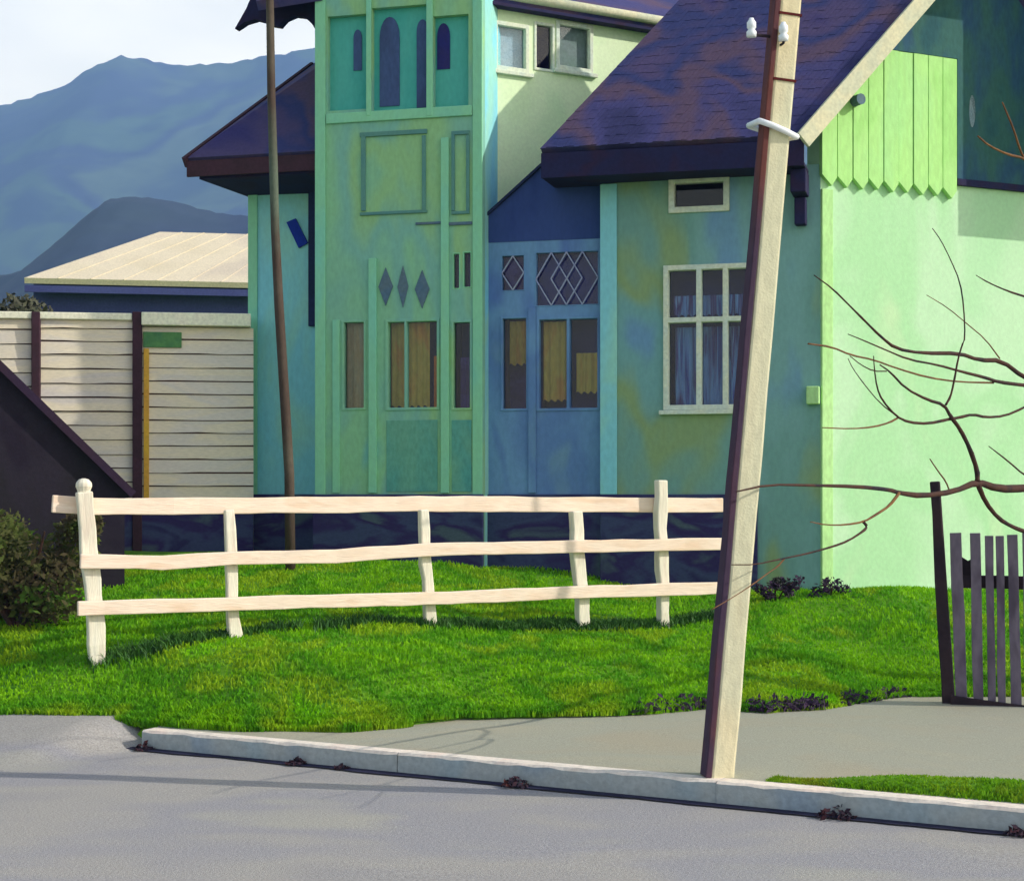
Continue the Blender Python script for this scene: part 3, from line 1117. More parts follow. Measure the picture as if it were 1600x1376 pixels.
b.add([LW.p(*LW.uz(449, 348), .004), LW.p(*LW.uz(463, 342), .004), LW.p(*LW.uz(482, 380), .004), LW.p(*LW.uz(468, 388), .004),
       LW.p(*LW.uz(449, 348), .03), LW.p(*LW.uz(463, 342), .03), LW.p(*LW.uz(482, 380), .03), LW.p(*LW.uz(468, 388), .03)],
      [[0, 1, 2, 3], [4, 5, 6, 7], [0, 1, 5, 4], [1, 2, 6, 5], [2, 3, 7, 6], [3, 0, 4, 7]])
b.build('blue_plate', mat('blue_enamel', [(20, 50, 150)], 4), HOUSE)
# its lean-to roof
P2 = R(42)
NL = Vector((-h.x * math.sin(P2), -h.y * math.sin(P2), math.cos(P2)))
L0 = at(291, 247, 18.45)
L1 = L0 + FW.t * 1.55
ll = onroof(492, 98, L0, NL) - L0
La, Lb = L0 + ll, L1 + ll.normalized() * ll.length
b = MB()
b.slab([L0, L1, L1 + Vector((ll.x * .03, ll.y, ll.z)), La], .08)
lroof = b.build('roof', M['roof'], HOUSE, label='dark lean-to roof at the left end of the house')
b = MB()
b.hexa([L0 + up * -.2 - FW.n * .04, L1 + up * -.2 - FW.n * .04, L1 + up * -.2 - FW.n * .01, L0 + up * -.2 - FW.n * .01,
        L0 + up * -.03 - FW.n * .04, L1 + up * -.03 - FW.n * .04, L1 + up * -.03 - FW.n * .01, L0 + up * -.03 - FW.n * .01])
b.build('fascia', M['brown'], lroof)
b = MB()
zz = L0.z - .19
b.slab([Vector((L0.x + .12, L0.y, zz)) - FW.n * .05, Vector((L1.x, L1.y, zz)) - FW.n * .05, Vector((L1.x, L1.y, zz - .12)) - FW.n * .8, Vector((L0.x + .5, L0.y, zz - .12)) - FW.n * .8], .03)
b.build('soffit', M['eave'], lroof)
b = MB()
b.beam([L0 - up * .05 - FW.t * .02, La - up * .05 - FW.t * .02], .04, .12, FW.t)
b.build('bargeboard', M['brown'], lroof)
# upper left eave with arched brackets
b = MB()
ea, eb = at(372, 42, 18.2), at(500, 30, 18.0)
b.slab([at(400, 2, 18.0), at(500, -14, 17.9), at(500, -60, 19.4), at(420, -60, 19.4)], .1)
b.add([], [])
b.build('roof', M['roof'], HOUSE, label='dark upper eave at the left of the tower')
AW = TW.off(-.25)
pts = [(AW.u(x), AW.z(x, y)) for x, y in [(368, 46), (383, 36), (400, 31), (412, 34), (424, 40), (436, 42), (446, 31), (460, 25), (476, 27), (488, 38), (497, 52), (497, -40), (410, -40), (392, 0), (386, 14)]]
b = MB()
b.wprism(AW, pts, -.1, .02)
b.build('eave_bracket', M['eave'], HOUSE, label='dark scalloped valance under the upper left eave')

# ------------------------------------------------------------------ slender pole by the left wall
def ground_at(px, d):
    x = (px - CX) / F * d
    return Vector((x, d, lawn_z(x, d)))


dS = 16.7
t = thing('slender_pole', ground_at(453, dS), 'slender leaning brown pole in front of the teal wall left of the tower', 'pole')
b = MB()
base = ground_at(454, dS) - up * .1
pp = [base] + [at(x, y, dS) for x, y in [(452, 740), (446, 640), (436, 480), (430, 360), (427, 250), (424, 150), (422, 20), (418, -160)]]
b.tube(pp, [.05, .048, .048, .046, .042, .042, .04, .038, .035], 10)
b.build('shaft', M['thinpole'], t, smooth=True)
b = MB()
b.tube([at(418, -160, dS), at(418, -172, dS)], [.045, .01], 10)
b.build('cap', M['iron'], t)

# ------------------------------------------------------------------ utility pole
dP = 10.05
pbase = at(1124, 1208, dP)
pbase.z = pave_z(pbase.x, pbase.y)
t = thing('utility_pole', pbase, 'pale leaning square utility pole at the kerb with white insulators', 'utility pole')
side = Vector((math.cos(R(12)), math.sin(R(12)), 0))
ptop = at(1231, 0, dP - .1)
pdir = (ptop - pbase)
pend = pbase + pdir * (7.6 / pdir.z)
b = MB()
b.beam([pbase - pdir * .06, pend], [.146, .118], .15, side, jit=.0018, seg=.35)
shaft = b.build('shaft', M['pole'], t, bevel=.016)


def on_pole(py):
    k = (1208 - py) / 1208
    return pbase + pdir * k


def pole_w(k_z):
    return .146 + (.118 - .146) * k_z / 7.6


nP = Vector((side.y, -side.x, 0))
b = MB()  # dark strip painted as the pole's shaded left side
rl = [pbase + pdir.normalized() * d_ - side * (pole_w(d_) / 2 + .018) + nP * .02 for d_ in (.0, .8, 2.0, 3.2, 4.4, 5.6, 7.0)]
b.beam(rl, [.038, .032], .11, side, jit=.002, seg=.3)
b.build('shade_strip', M['poleshade'], t, bevel=.006, label='dark strip painted as the shaded side of the pole')
for py in (26, 127):
    c = on_pole(py)
    w_ = pole_w(c.z) + .008
    b = MB()
    b.beam([c - pdir.normalized() * .007, c + pdir.normalized() * .007], w_, w_ * 1.03, side)
    b.build('iron_band', M['rust'], t)
c = on_pole(204)
w_ = pole_w(c.z)
b = MB()
hw, hd = w_ / 2 + .008, w_ * .515 + .008
c = c - side * .022
hw += .024
ring = [c + side * a + nP * q + up * z for a, q, z in [(-hw - .02, -hd, .045), (-hw - .01, hd + .005, .04), (-hw * .4, hd + .012, .018), (hw * .5, hd + .012, -.015), (hw + .02, hd, -.04), (hw + .02, -hd, -.02), (-hw - .02, -hd, .045)]]
b.tube(ring, .018, 8)
b.build('clamp', M['ceramic'], t, smooth=True)
c = on_pole(60)
hw, hd = pole_w(c.z) / 2, pole_w(c.z) * .515
b = MB()
b.tube([c + nP * .02 - side * .02, c - side * .2 + nP * .04, c - side * .215 + nP * .04 + up * .0, c - side * .215 + nP * .04 + up * .05], .009, 6)
b.build('insulator_bracket', M['iron'], t)
prof = [(.012, -.035), (.028, -.032), (.03, -.012), (.018, 0), (.027, .008), (.027, .03), (.016, .042), (.012, .05)]
for cc in (c - side * .215 + nP * .04 + up * .03, c - side * .045 + nP * (hd + .035) + up * .0):
    b = MB()
    b.lathe(cc, [(r * 1.0, hh * 1.3) for r, hh in prof], 14)
    b.build('insulator', M['ceramic'], t, smooth=True)
b = MB()
b.tube([c - side * .045 + nP * (hd - .01) - up * .055, c - side * .045 + nP * (hd + .035) - up * .055, c - side * .045 + nP * (hd + .035) - up * .02], .008, 6)
b.build('insulator_bracket', M['iron'], t)

# ------------------------------------------------------------------ white rail fence
fa = at(130, 1020, 13.2)
FD = 24.0
RF = Wall((fa.x, fa.y), FD)
t = thing('rail_fence', RF.p(2.6, lawn_z(*RF.p(2.6, 0).xy)), 'weathered cream three-rail timber fence on the lawn', 'fence')
fpart = lambda px, py, o=0: RF.p(*RF.uz(px, py), o)
for (x0, y0, x1, y1, w0, w1, knob) in ((131, 768, 151, 1022, .125, .12, 1), (357, 796, 369, 1024, .085, .105, 0), (661, 796, 673, 1004, .085, .10, 0),
                                      (900, 798, 910, 980, .11, .10, 0), (1032, 750, 1037, 1000, .10, .09, 2)):
    a, bq = fpart(x1, y1), fpart(x0, y0)
    zg = lawn_z(a.x, a.y)
    d = (a - bq).normalized()
    a = bq + d * ((zg - .12 - bq.z) / d.z)
    b = MB()
    mid1, mid2 = a.lerp(bq, .35), a.lerp(bq, .7)
    mid1 += RF.t * random.uniform(-.015, .015)
    mid2 += RF.t * random.uniform(-.015, .015)
    b.beam([a, mid1, mid2, bq], [w1, w0], .09, RF.t, jit=.006, seg=.12)
    if knob == 1:
        b.lathe(bq - up * .02, [(.045, 0), (.05, .03), (.062, .06), (.06, .09), (.035, .115), (.01, .122)], 12)
    b.build('post', M['fencepost'], t, bevel=.012)
rails = ([(84, 787), (150, 791), (355, 790), (660, 787), (900, 788), (1136, 789)], .130, -.085), \
        ([(122, 876), (250, 878), (360, 871), (520, 868), (660, 858), (900, 853), (1124, 849)], .108, .085), \
        ([(118, 949), (360, 942), (660, 934), (900, 924), (1036, 920), (1122, 917)], .108, .083)
for pl_, hgt, oo in rails:
    P = [fpart(x, y, oo) for x, y in pl_]
    b = MB()
    b.beam(P, hgt, .045, up, jit=.003, seg=.2)
    b.build('rail', M['fence'], t, bevel=.008)

# ------------------------------------------------------------------ picket fence on the right
g0 = at(1484, 1095, 13.1)
PF = Wall((g0.x, g0.y), -18)
zg = lawn_z(g0.x, g0.y)
t = thing('picket_fence', (g0.x, g0.y, zg), 'dark weathered picket fence with one tall leaning post', 'fence')
pp_ = lambda px, py, o=0: PF.p(*PF.uz(px, py), o)
b = MB()
b.beam([pp_(1483, 1115), pp_(1461, 752)], [.10, .075], .09, PF.t, jit=.004, seg=.25)
b.build('post', M['gatepost'], t, bevel=.01)
b = MB()
b.beam([pp_(1790, 1165), pp_(1780, 770)], [.10, .09], .09, PF.t, jit=.004, seg=.25)
b.build('post', M['gatepost'], t, bevel=.01)
for x, w_, y1, lean in ((1493, .085, 832, 10), (1524, .075, 832, 5), (1546, .06, 836, 4), (1562, .06, 836, 4), (1582, .075, 834, 6), (1604, .06, 830, 4), (1626, .075, 832, 3), (1650, .07, 836, 3), (1674, .075, 834, 2), (1698, .07, 830, 2), (1722, .075, 836, 2), (1746, .07, 832, 0)):
    b = MB()
    yb = 1092 + (x - 1493) * .14
    b.beam([pp_(x + lean, yb, .03), pp_(x, y1 + (x - 1493) * .01, .03)], w_, .022, PF.t, jit=.003, seg=.3)
    b.build('picket', M['picket'], t, bevel=.004)
for y0, y1, hh, oo in ((908, 914, .10, -.02), (1096, 1138, .12, .075)):
    b = MB()
    b.beam([pp_(1486, y0, oo), pp_(1785, y1, oo)], hh, .05, up, jit=.004, seg=.3)
    b.build('rail', M['gatepost'], t, bevel=.006)
b = MB()                                       # backing board behind the first pickets
b.wprism(PF, [PF.uz(1490, 905), PF.uz(1532, 905), PF.uz(1532, 866), PF.uz(1512, 876), PF.uz(1490, 862)], -.045, -.02)
b.build('brace_board', M['gatepost'], t)

# ------------------------------------------------------------------ bare tree reaching in from the right
tb = Vector((4.75, 13.7, 0))
tb.z = lawn_z(tb.x, tb.y)
t = thing('bare_tree', tb, 'bare dark tree reaching thin twigs across the pale green wall', 'tree')


def td(px, k=0):
    return 9.62 + (px - 1150) / 560 * 3.9 + k


fork = at(1716, 772, td(1716))
b = MB()
TRK = [tb - up * .1, tb + Vector((-.02, -.03, .3)), tb + Vector((.03, -.05, .7)), fork + Vector((.03, .02, -.15)), fork, fork + Vector((.05, .1, .5)), fork + Vector((-.1, .2, 1.1)), fork + Vector((.15, .3, 1.9)), fork + Vector((.1, .3, 2.9))]
b.tube([tb - up * .1, tb + Vector((-.02, -.03, .3)), tb + Vector((.03, -.05, .7)), fork + Vector((.03, .02, -.15)), fork, fork + Vector((.05, .1, .5)), fork + Vector((-.1, .2, 1.1)), fork + Vector((.15, .3, 1.9)), fork + Vector((.1, .3, 2.9))],
       [.13, .10, .09, .08, .075, .06, .05, .035, .012], 10)
b.build('trunk', M['bark'], t, smooth=True)


def on_trunk(z):              # the trunk's middle at that height
    for a, c in zip(TRK, TRK[1:]):
        if a.z <= z <= c.z:
            return a.lerp(c, (z - a.z) / (c.z - a.z))
    return TRK[-1].copy()


BR = [
    ('bark', 0, 15, 2.2, [(1716, 772), (1660, 757), (1600, 763), (1560, 764), (1527, 752), (1490, 768), (1440, 775), (1405, 770), (1390, 765), (1340, 760), (1265, 758), (1200, 757), (1150, 768)]),
    ('bark', 0, 9, 2, [(1527, 752), (1527, 735), (1515, 700), (1500, 670), (1485, 650), (1475, 632), (1450, 625), (1415, 607), (1390, 580), (1375, 570)]),
    ('bark', .05, 5, 1.5, [(1482, 655), (1450, 662), (1420, 660), (1400, 650), (1378, 625), (1370, 605), (1366, 575), (1365, 556)]),
    ('bark', .05, 5, 3, [(1482, 655), (1500, 652), (1520, 647), (1540, 652), (1570, 650), (1600, 637), (1650, 610)]),
    ('bark', -.04, 4, 1.3, [(1478, 632), (1485, 620), (1490, 600), (1497, 560), (1503, 540), (1508, 528), (1506, 480), (1500, 440), (1485, 405), (1470, 375), (1457, 357)]),
    ('bark', .25, 9, 1.8, [(1728, 650), (1640, 606), (1600, 590), (1565, 563), (1530, 563), (1500, 552), (1440, 552), (1400, 545), (1375, 525), (1350, 500), (1330, 480), (1300, 450), (1272, 430)]),
    ('bark', .1, 7, 1.3, [(1722, 640), (1640, 606), (1600, 602), (1560, 597), (1540, 590), (1500, 580), (1465, 570), (1420, 562), (1380, 545), (1345, 530), (1325, 522)]),
    ('twig', .12, 3, 3, [(1552, 598), (1500, 597), (1450, 590), (1400, 575), (1365, 562), (1330, 555), (1300, 542), (1263, 537)]),
    ('bark', .12, 2.5, 1.5, [(1385, 580), (1365, 580), (1345, 570), (1328, 556)]),
    ('bark', .05, 2.2, 1.2, [(1404, 652), (1375, 630), (1350, 600), (1332, 575), (1325, 560)]),
    ('twig', .05, 4, 1.5, [(1404, 652), (1390, 660), (1365, 667), (1330, 670), (1285, 668)]),
    ('twig', .25, 2.2, 1.1, [(1562, 560), (1540, 530), (1510, 505), (1480, 480), (1448, 461)]),
    ('bark', .4, 5, 1.3, [(1726, 500), (1650, 478), (1600, 463), (1575, 455), (1545, 442), (1525, 430)]),
    ('bark', .0, 5, 1.6, [(1716, 772), (1650, 770), (1600, 742), (1575, 720), (1545, 697)]),
    ('twig', .02, 3, 1.8, [(1484, 768), (1478, 752), (1465, 735), (1453, 717)]),
    ('twig', -.02, 5, 1.5, [(1405, 770), (1390, 790), (1370, 803), (1350, 815), (1320, 820), (1290, 820), (1266, 815)]),
    ('bark', -.03, 5, 1.5, [(1349, 815), (1355, 822), (1350, 829), (1325, 845), (1300, 854), (1260, 865), (1220, 873), (1180, 882), (1143, 882)]),
    ('twig', -.03, 3, 1.2, [(1225, 873), (1215, 885), (1200, 895), (1180, 910), (1150, 930), (1112, 952)]),
    ('bark', .0, 8, 5, [(1528, 756), (1540, 785), (1560, 810), (1580, 822), (1600, 830), (1650, 842)]),
    ('twig', .5, 6, 2.5, [(1728, 330), (1640, 270), (1600, 247), (1575, 242), (1545, 228), (1528, 213)]),
    ('twig', .5, 5, 2.2, [(1640, 275), (1603, 255), (1592, 230), (1585, 205), (1566, 160)]),
]
for mm, k, w0, w1, pl_ in BR:
    n = len(pl_)
    pts = []
    for i, (x, y) in enumerate(pl_):
        pts.append(at(x, y, td(x) + k * (1 - 0.3 * i / n) + .02 * math.sin(i * 1.9)))
    if pl_[0][0] > 1700:
        pts[0] = on_trunk(pts[0].z)
    elif pl_[-1][0] == 1650 and pl_[-1][1] in (610, 842):
        pts.append(on_trunk(pts[-1].z + (.1 if pl_[-1][1] == 610 else .08)))
    # smooth the polyline once
    sm = [pts[0]]
    for a, c in zip(pts, pts[1:]):
        sm += [a.lerp(c, .25), a.lerp(c, .75)]
    sm.append(pts[-1])
    rad = []
    for i, p in enumerate(sm):
        w_ = (w0 + (w1 - w0) * i / (len(sm) - 1)) * p.y / F / 2
        rad.append(w_ * random.uniform(.88, 1.14))
    b = MB()
    b.tube(sm, rad, 7)
    b.build('branch', M[mm], t, smooth=True)

# ------------------------------------------------------------------ long plank shed on the left
s0 = at(397, 775, 18.7)
PS = Wall((s0.x, s0.y), 8)
t = thing('plank_shed', PS.p(-1.5, 1.0), 'long shed of pale grey horizontal planks with brown posts', 'shed')
ztop, zbot = PS.z(200, 492), .7


def panel(x0, x1, ytop, rows, name='plank_panel'):
    u0, u1 = PS.u(x0), PS.u(x1)
    zt_ = PS.z((x0 + x1) / 2, ytop)
    b = MB()
    b.wbox(PS, u0, u1, zbot, zt_, -.04, -.02)
    b.mi = 1
    hgt = (zt_ - PS.z(300, 775)) / rows
    z = zt_
    while z > zbot:
        g = hgt * random.uniform(.93, 1.07)
        dz = [random.uniform(-.007, .007) for _ in range(5)]
        tilt = random.uniform(.004, .012)
        n = 4
        for k in range(n):
            a, c = u0 + (u1 - u0) * k / n, u0 + (u1 - u0) * (k + 1) / n
            b.hexa([PS.p(a, z - g + .012 + dz[k], .006 + tilt), PS.p(c, z - g + .012 + dz[k + 1], .006 + tilt), PS.p(c, z - g + .012 + dz[k + 1], -.019), PS.p(a, z - g + .012 + dz[k], -.019),
                    PS.p(a, z, 0), PS.p(c, z, 0), PS.p(c, z, -.019), PS.p(a, z, -.019)])
        z -= g
    return b.build(name, [M['gap'], M['board']], t)


panel(222, 396, 512, 12.5)
panel(64, 208, 492, 13)
panel(-160, 50, 492, 13)
b = MB()
b.wbox(PS, PS.u(-160), PS.u(396), zbot, PS.z(300, 788), .022, .05)
b.build('plinth', M['plinth'], t, bevel=.01)
for x, w_ in ((57, .09), (215, .10), (-120, .09)):
    u_ = PS.u(x)
    b = MB()
    b.wbox(PS, u_ - w_ / 2, u_ + w_ / 2, zbot, PS.z(x, 488), -.02, .07)
    b.build('post', M['brown'], t, bevel=.008)
b = MB()
b.wbox(PS, PS.u(222), PS.u(392), PS.z(300, 510), PS.z(300, 490), -.25, .10)
b.build('roof_edge', M['cap'], t, bevel=.01)
b = MB()
b.wbox(PS, PS.u(-160), PS.u(207), PS.z(140, 500), PS.z(140, 489), -.25, .05)
b.build('roof_edge', M['cap'], t, bevel=.01)
b = MB()
b.wbox(PS, PS.u(225), PS.u(233), zbot, PS.z(225, 545), .008, .04)
b.build('yellow_strip', M['yellow'], t)
b = MB()
b.wbox(PS, PS.u(224), PS.u(284), PS.z(250, 543), PS.z(250, 519), .016, .032)
b.build('green_board', M['greenpatch'], t, bevel=.004)
b = MB()
b.hexa([PS.p(PS.u(-160), zbot, -.05), PS.p(PS.u(392), zbot, -.05), PS.p(PS.u(392), zbot, -2.4), PS.p(PS.u(-160), zbot, -2.4),
        PS.p(PS.u(-160), ztop - .08, -.05), PS.p(PS.u(392), ztop - .08, -.05), PS.p(PS.u(392), ztop - .4, -2.4), PS.p(PS.u(-160), ztop - .4, -2.4)])
b.build('body', M['board'], t)

# ------------------------------------------------------------------ barn with the pale roof behind
dB = 30.0
b0_ = at(38, 434, dB)
BWL = Wall((b0_.x, b0_.y), 10)
t = thing('barn', BWL.p(2, 1.1), 'long dark blue barn with a low pale metal roof', 'barn')
zE = b0_.z
b = MB()
b.wbox(BWL, .12, 9, .9, zE - .05, -6, -.35)
b.build('wall', M['barnwall'], t)
b = MB()
P3 = R(24)
nb = BWL.n
NB = Vector((nb.x * math.sin(P3), nb.y * math.sin(P3), math.cos(P3)))
B0, B1 = BWL.p(0, zE), BWL.p(9, zE)
top1 = onroof(392, 366, B0, NB)
top0 = onroof(150, 396, B0, NB)
zR = top1.z
dv = (top0 - B0)
T0 = B0 + dv * ((zR - zE) / dv.z)
T1 = B1 + nb * -((zR - zE) / math.tan(P3)) + up * (zR - zE)
b.slab([B0, B1, T1, T0], .1)
b.slab([T0, T1, mir(B1, T1), mir(B0, T0)], .1)
broof = b.build('roof', M['barnroof'], t)
b = MB()
for k in range(1, 16):
    f = k / 16
    lo_, hi_ = B0.lerp(B1, f), T0.lerp(T1, f)
    b.beam([lo_ + NB * .004, hi_ + NB * .004], .02, .012, BWL.t)
b.build('standing_seam', M['barnroof'], broof)['kind'] = 'stuff'
b = MB()
b.hexa([B0 - up * .24 - nb * .08, B1 - up * .24 - nb * .08, B1 - up * .24 - nb * .03, B0 - up * .24 - nb * .03,
        B0 - up * .12 - nb * .08, B1 - up * .12 - nb * .08, B1 - up * .12 - nb * .03, B0 - up * .12 - nb * .03])
b.build('fascia', M['barnwall'], t)

# ------------------------------------------------------------------ dark low shed at the left, sloping roof edge
dH = 15.6
h0 = at(0, 545, dH)
SH = Wall((h0.x, h0.y), 15)
t = thing('tarred_shed', SH.p(.4, lawn_z(*SH.p(.4, 0).xy)), 'dark tarred shed whose steep roof edge slopes to the fence', 'shed')
sz = lambda px, py: SH.uz(px, py)
ua, za = sz(-230, 340)
ub, zb2 = sz(212, 768)
b = MB()
b.wprism(SH, [(ua, .6), (ub - .1, .6), (ub - .1, zb2 - .06), (ub - .02, zb2 - .05), (ua, za - .05)], -1.9, 0)
b.build('gable', M['shed'], t)
b = MB()
e1_, e2_ = SH.p(ua, za, .1), SH.p(ub, zb2, .1)
b.slab([e1_, e2_, e2_ - SH.n * 2.1, e1_ - SH.n * 2.1], .07)
b.build('roof', M['shedroof'], t)
b = MB()
ul, zl = sz(-560, 640)
b.wprism(SH, [(ul, .6), (ua - .002, .6), (ua - .002, za - .05), (ul, zl)], -1.9, -.01)
b.build('gable', M['shed'], t)


# ------------------------------------------------------------------ leafy things
def shrub(name, px, py_top, d, width, hgt, label, leaf, n, mtl, stem=True, cat='shrub', depth=None, seedv=1, group=None):
    random.seed(seedv)
    g = Vector(((px - CX) / F * d, d, 0))
    g.z = lawn_z(g.x, g.y) if d < 18 else 1.0
    t = thing(name, g, label, cat, group)
    b = MB()
    for k in range(7):
        a = k * .9 + random.random()
        e = g + Vector((math.cos(a) * width * .35, math.sin(a) * width * .25, hgt * random.uniform(.5, .85)))
        b.tube([g - up * .05, g.lerp(e, .5) + Vector((random.uniform(-.05, .05), 0, .05)), e], [.03 * hgt, .02 * hgt, .006], 6)
    b.build('stems', M['bark'], t)
    b = MB()
    cl = []
    for k in range(16):
        cl.append((Vector((random.gauss(0, .28) * width, random.gauss(0, .25) * (depth or width), hgt * random.uniform(.12, .9))), random.uniform(.16, .32) * min(width, hgt)))
    for i in range(n):
        c, r = random.choice(cl)
        d_ = Vector((random.gauss(0, 1), random.gauss(0, 1), random.gauss(0, 1))).normalized() * r * random.random() ** .4
        p = g + c + d_
        if p.z < g.z - .02:
            p.z = g.z + random.uniform(0, .1)
        f = Vector((random.gauss(0, 1), random.gauss(0, 1), random.gauss(.2, .7))).normalized()
        e = f.orthogonal().normalized()
        e = (e + f.cross(e) * random.uniform(-1, 1)).normalized()
        s = leaf * random.uniform(.6, 1.4)
        b.add([p - f * s, p + e * s * .5, p + f * s, p - e * s * .5], [[0, 1, 2, 3]])
    b.build('foliage', mtl, t)
    return t


shrub('leafy_shrub', 26, 760, 14.2, 1.3, 1.0, 'dark olive leafy shrub below the tarred shed roof', .035, 8000, M['shrubleaf'], seedv=4, depth=.7)
shrub('broad_bush', -10, 420, 26, 1.9, 4.0, 'brown green bush at the left end of the barn', .06, 9000, M['olive'], seedv=8)
shrub('low_shrub', 1210, 890, 16.2, .55, .22, 'low dark shrub at the foot of the wing wall right of the pole', .022, 900, M['weed'], seedv=5, depth=.3)
shrub('low_shrub', 1296, 900, 16.35, .3, .16, 'small dark tuft at the sunny corner of the house', .02, 380, M['weed'], seedv=6, depth=.25)
random.seed(11)

# ------------------------------------------------------------------ hills
def hill(name, prof, d, depth, m, nx=220, ny=40, rough=1.0):
    b = MB()
    x0, x1 = prof[0][0], prof[-1][0]
    for j in range(ny + 1):
        v = j / ny                       # 0 foot .. .75 ridge .. 1 back
        for i in range(nx + 1):
            px = x0 + (x1 - x0) * i / nx
            zr_ = CZ + (HY - interp(prof, px)) / F * d
            y = d - depth * (.75 - v) / .75 if v <= .75 else d + depth * (v - .75)
            s = (v / .75) ** 1.15 if v <= .75 else 1 - ((v - .75) / .25) ** 1.5 * .7
            x = (px - CX) / F * d
            q = Vector((x / d * 9, y / d * 9, 0))
            nz = mnoise.fractal(q * .6, 1.2, 2.0, 4) * rough * zr_ * .085 * (1 if v != .75 else .12) * (v > .02)
            tree = random.uniform(-1, 1) * zr_ * .003
            b.v.append(Vector((x, y, zr_ * s + nz * (1 - abs(v - .75)) + tree)))
    w = nx + 1
    b.f = [[j * w + i, j * w + i + 1, (j + 1) * w + i + 1, (j + 1) * w + i] for j in range(ny) for i in range(nx)]
    b.m = [0] * len(b.f)
    return b.build(name, m, smooth=True, kind='structure')


hill('mountain', [(-1500, 330), (-700, 240), (-300, 200), (0, 168), (60, 157), (120, 130), (158, 102), (190, 88), (230, 94), (275, 103), (300, 101), (370, 95), (400, 88), (440, 84), (490, 72), (600, 60), (800, 90), (1200, 60), (1800, 120), (2800, 240)],
     1900, 900, M['hill'], 420, 60)
hill('hill', [(-900, 470), (-300, 440), (0, 430), (36, 424), (70, 395), (100, 370), (135, 338), (170, 312), (200, 306), (260, 312), (330, 330), (395, 338), (700, 330), (1200, 360), (2000, 420)],
     520, 200, M['nearhill'], 300, 40, .6)

# ------------------------------------------------------------------ air
def haze(density):
    b = MB()
    x0, x1, y0, y1, z0_, z1_ = -1950, 1950, -200, 2200, -1.2, 610
    b.hexa([(x0, y0, z0_), (x1, y0, z0_), (x1, y1, z0_), (x0, y1, z0_), (x0, y0, z1_), (x1, y0, z1_), (x1, y1, z1_), (x0, y1, z1_)])
    m = bpy.data.materials.new('pale_air')
    m.use_nodes = True
    nt = m.node_tree
    nt.nodes.clear()
    o = nt.nodes.new('ShaderNodeOutputMaterial')
    v = nt.nodes.new('ShaderNodeVolumePrincipled')
    v.inputs['Color'].default_value = (.30, .55, 1.0, 1)
    v.inputs['Density'].default_value = density
    v.inputs['Anisotropy'].default_value = 0
    nt.links.new(v.outputs[0], o.inputs['Volume'])
    b.build('haze', m, kind='stuff')


HAZE = .0005
if HAZE:
    haze(HAZE)

# ------------------------------------------------------------------ light
AZ, EL = R(-12), R(30)                      # direction to the sun: azimuth from +X, elevation
sdir = Vector((math.cos(AZ) * math.cos(EL), math.sin(AZ) * math.cos(EL), math.sin(EL)))
w = bpy.data.worlds.new('World')
SC.world = w
w.use_nodes = True
nt = w.node_tree
bg = nt.nodes['Background']
sky = nt.nodes.new('ShaderNodeTexSky')
sky.sky_type = 'NISHITA'
sky.sun_disc = False
sky.sun_elevation = EL
sky.sun_rotation = math.atan2(sdir.x, sdir.y)
sky.dust_density = 2.0
sky.air_density = 1.0
# thin bright cloud
tc = nt.nodes.new('ShaderNodeTexCoord')
mp = nt.nodes.new('ShaderNodeMapping')
mp.inputs['Scale'].default_value = (1.2, 1.2, 3.0)
nz = nt.nodes.new('ShaderNodeTexNoise')
nz.inputs['Scale'].default_value = 2.2
nz.inputs['Detail'].default_value = 7
rm = nt.nodes.new('ShaderNodeMapRange')
rm.inputs['From Min'].default_value = .35
rm.inputs['From Max'].default_value = .65
rm.inputs['To Min'].default_value = .55
rm.inputs['To Max'].default_value = .95
mx = nt.nodes.new('ShaderNodeMix')
mx.data_type = 'RGBA'
mx.inputs['B'].default_value = (16.2, 14.8, 11.6, 1)
nt.links.new(tc.outputs['Generated'], mp.inputs['Vector'])
nt.links.new(mp.outputs[0], nz.inputs['Vector'])
nt.links.new(nz.outputs['Fac'], rm.inputs['Value'])
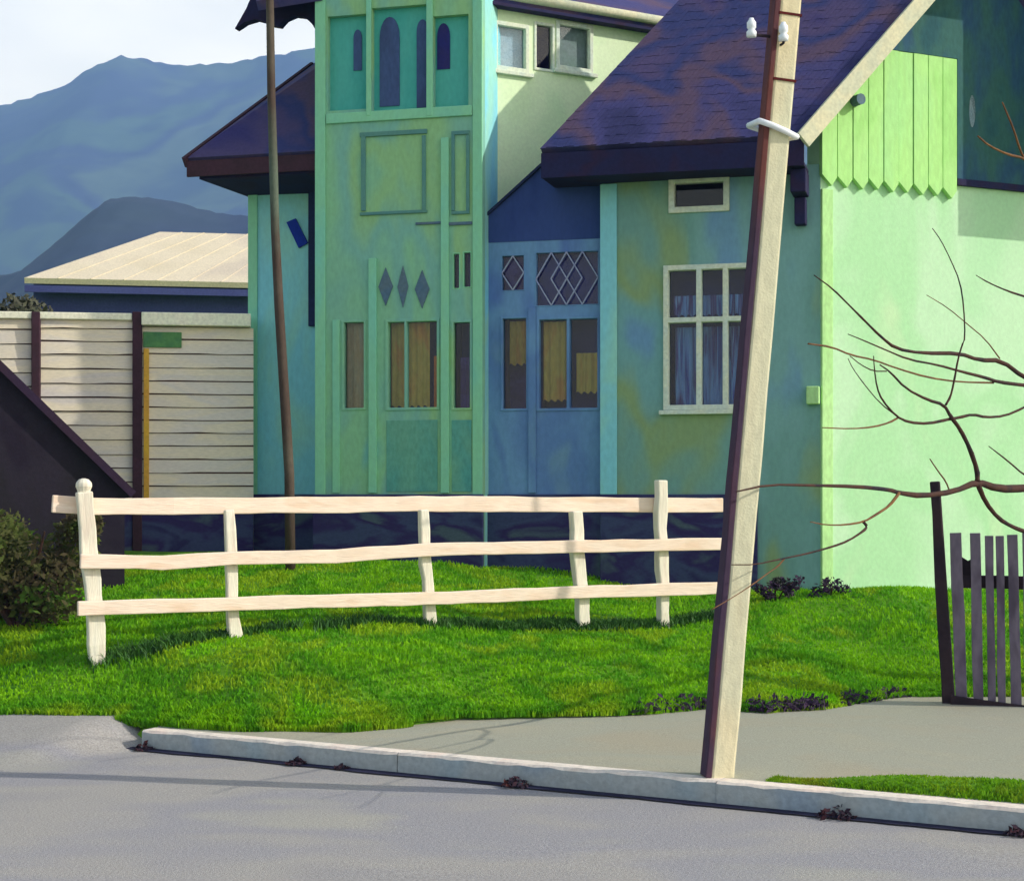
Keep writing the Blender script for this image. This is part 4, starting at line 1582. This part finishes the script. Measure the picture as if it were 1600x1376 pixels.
# cloud and haze whiten the sky towards the horizon, clear blue overhead
sx = nt.nodes.new('ShaderNodeSeparateXYZ')
nt.links.new(tc.outputs['Generated'], sx.inputs[0])
hm = nt.nodes.new('ShaderNodeMapRange')
hm.interpolation_type = 'SMOOTHSTEP'
hm.inputs['From Min'].default_value = .22
hm.inputs['From Max'].default_value = .6
hm.inputs['To Min'].default_value = 1
hm.inputs['To Max'].default_value = .25
nt.links.new(sx.outputs['Z'], hm.inputs['Value'])
ml = nt.nodes.new('ShaderNodeMath')
ml.operation = 'MULTIPLY'
nt.links.new(rm.outputs[0], ml.inputs[0])
nt.links.new(hm.outputs[0], ml.inputs[1])
# the bright cloud bank stands over the hills, the sky above the street is clear
am = nt.nodes.new('ShaderNodeMapRange')
am.interpolation_type = 'SMOOTHSTEP'
am.inputs['From Min'].default_value = .1
am.inputs['From Max'].default_value = .75
am.inputs['To Min'].default_value = .30
am.inputs['To Max'].default_value = 1
nt.links.new(sx.outputs['Y'], am.inputs['Value'])
m2 = nt.nodes.new('ShaderNodeMath')
m2.operation = 'MULTIPLY'
nt.links.new(ml.outputs[0], m2.inputs[0])
nt.links.new(am.outputs[0], m2.inputs[1])
nt.links.new(m2.outputs[0], mx.inputs['Factor'])
nt.links.new(sky.outputs[0], mx.inputs['A'])
nt.links.new(mx.outputs['Result'], bg.inputs['Color'])
bg.inputs['Strength'].default_value = .15
ld = bpy.data.lights.new('sun', 'SUN')
ld.energy = 5.0
ld.angle = R(.5)
ld.color = (1, .95, .86)
lo = bpy.data.objects.new('sun', ld)
COL.objects.link(lo)
lo.rotation_euler = sdir.to_track_quat('Z', 'Y').to_euler()

# ------------------------------------------------------------------ camera
cd = bpy.data.cameras.new('camera')
cam = bpy.data.objects.new('camera', cd)
COL.objects.link(cam)
cam.location = (0, 0, CZ)
cam.rotation_euler = (R(90), 0, 0)
cd.sensor_width = 36
cd.lens = 36 * F / 1600
cd.shift_y = (HY - 688) / 1600
cd.clip_end = 9000
cd.clip_start = .05
SC.camera = cam
vs = SC.view_settings
vs.view_transform = 'Standard'
vs.look = 'None'
vs.exposure = .25
vs.gamma = 1
SC.cycles.volume_bounces = 0
SC.cycles.max_bounces = 6
SC.cycles.use_denoising = True
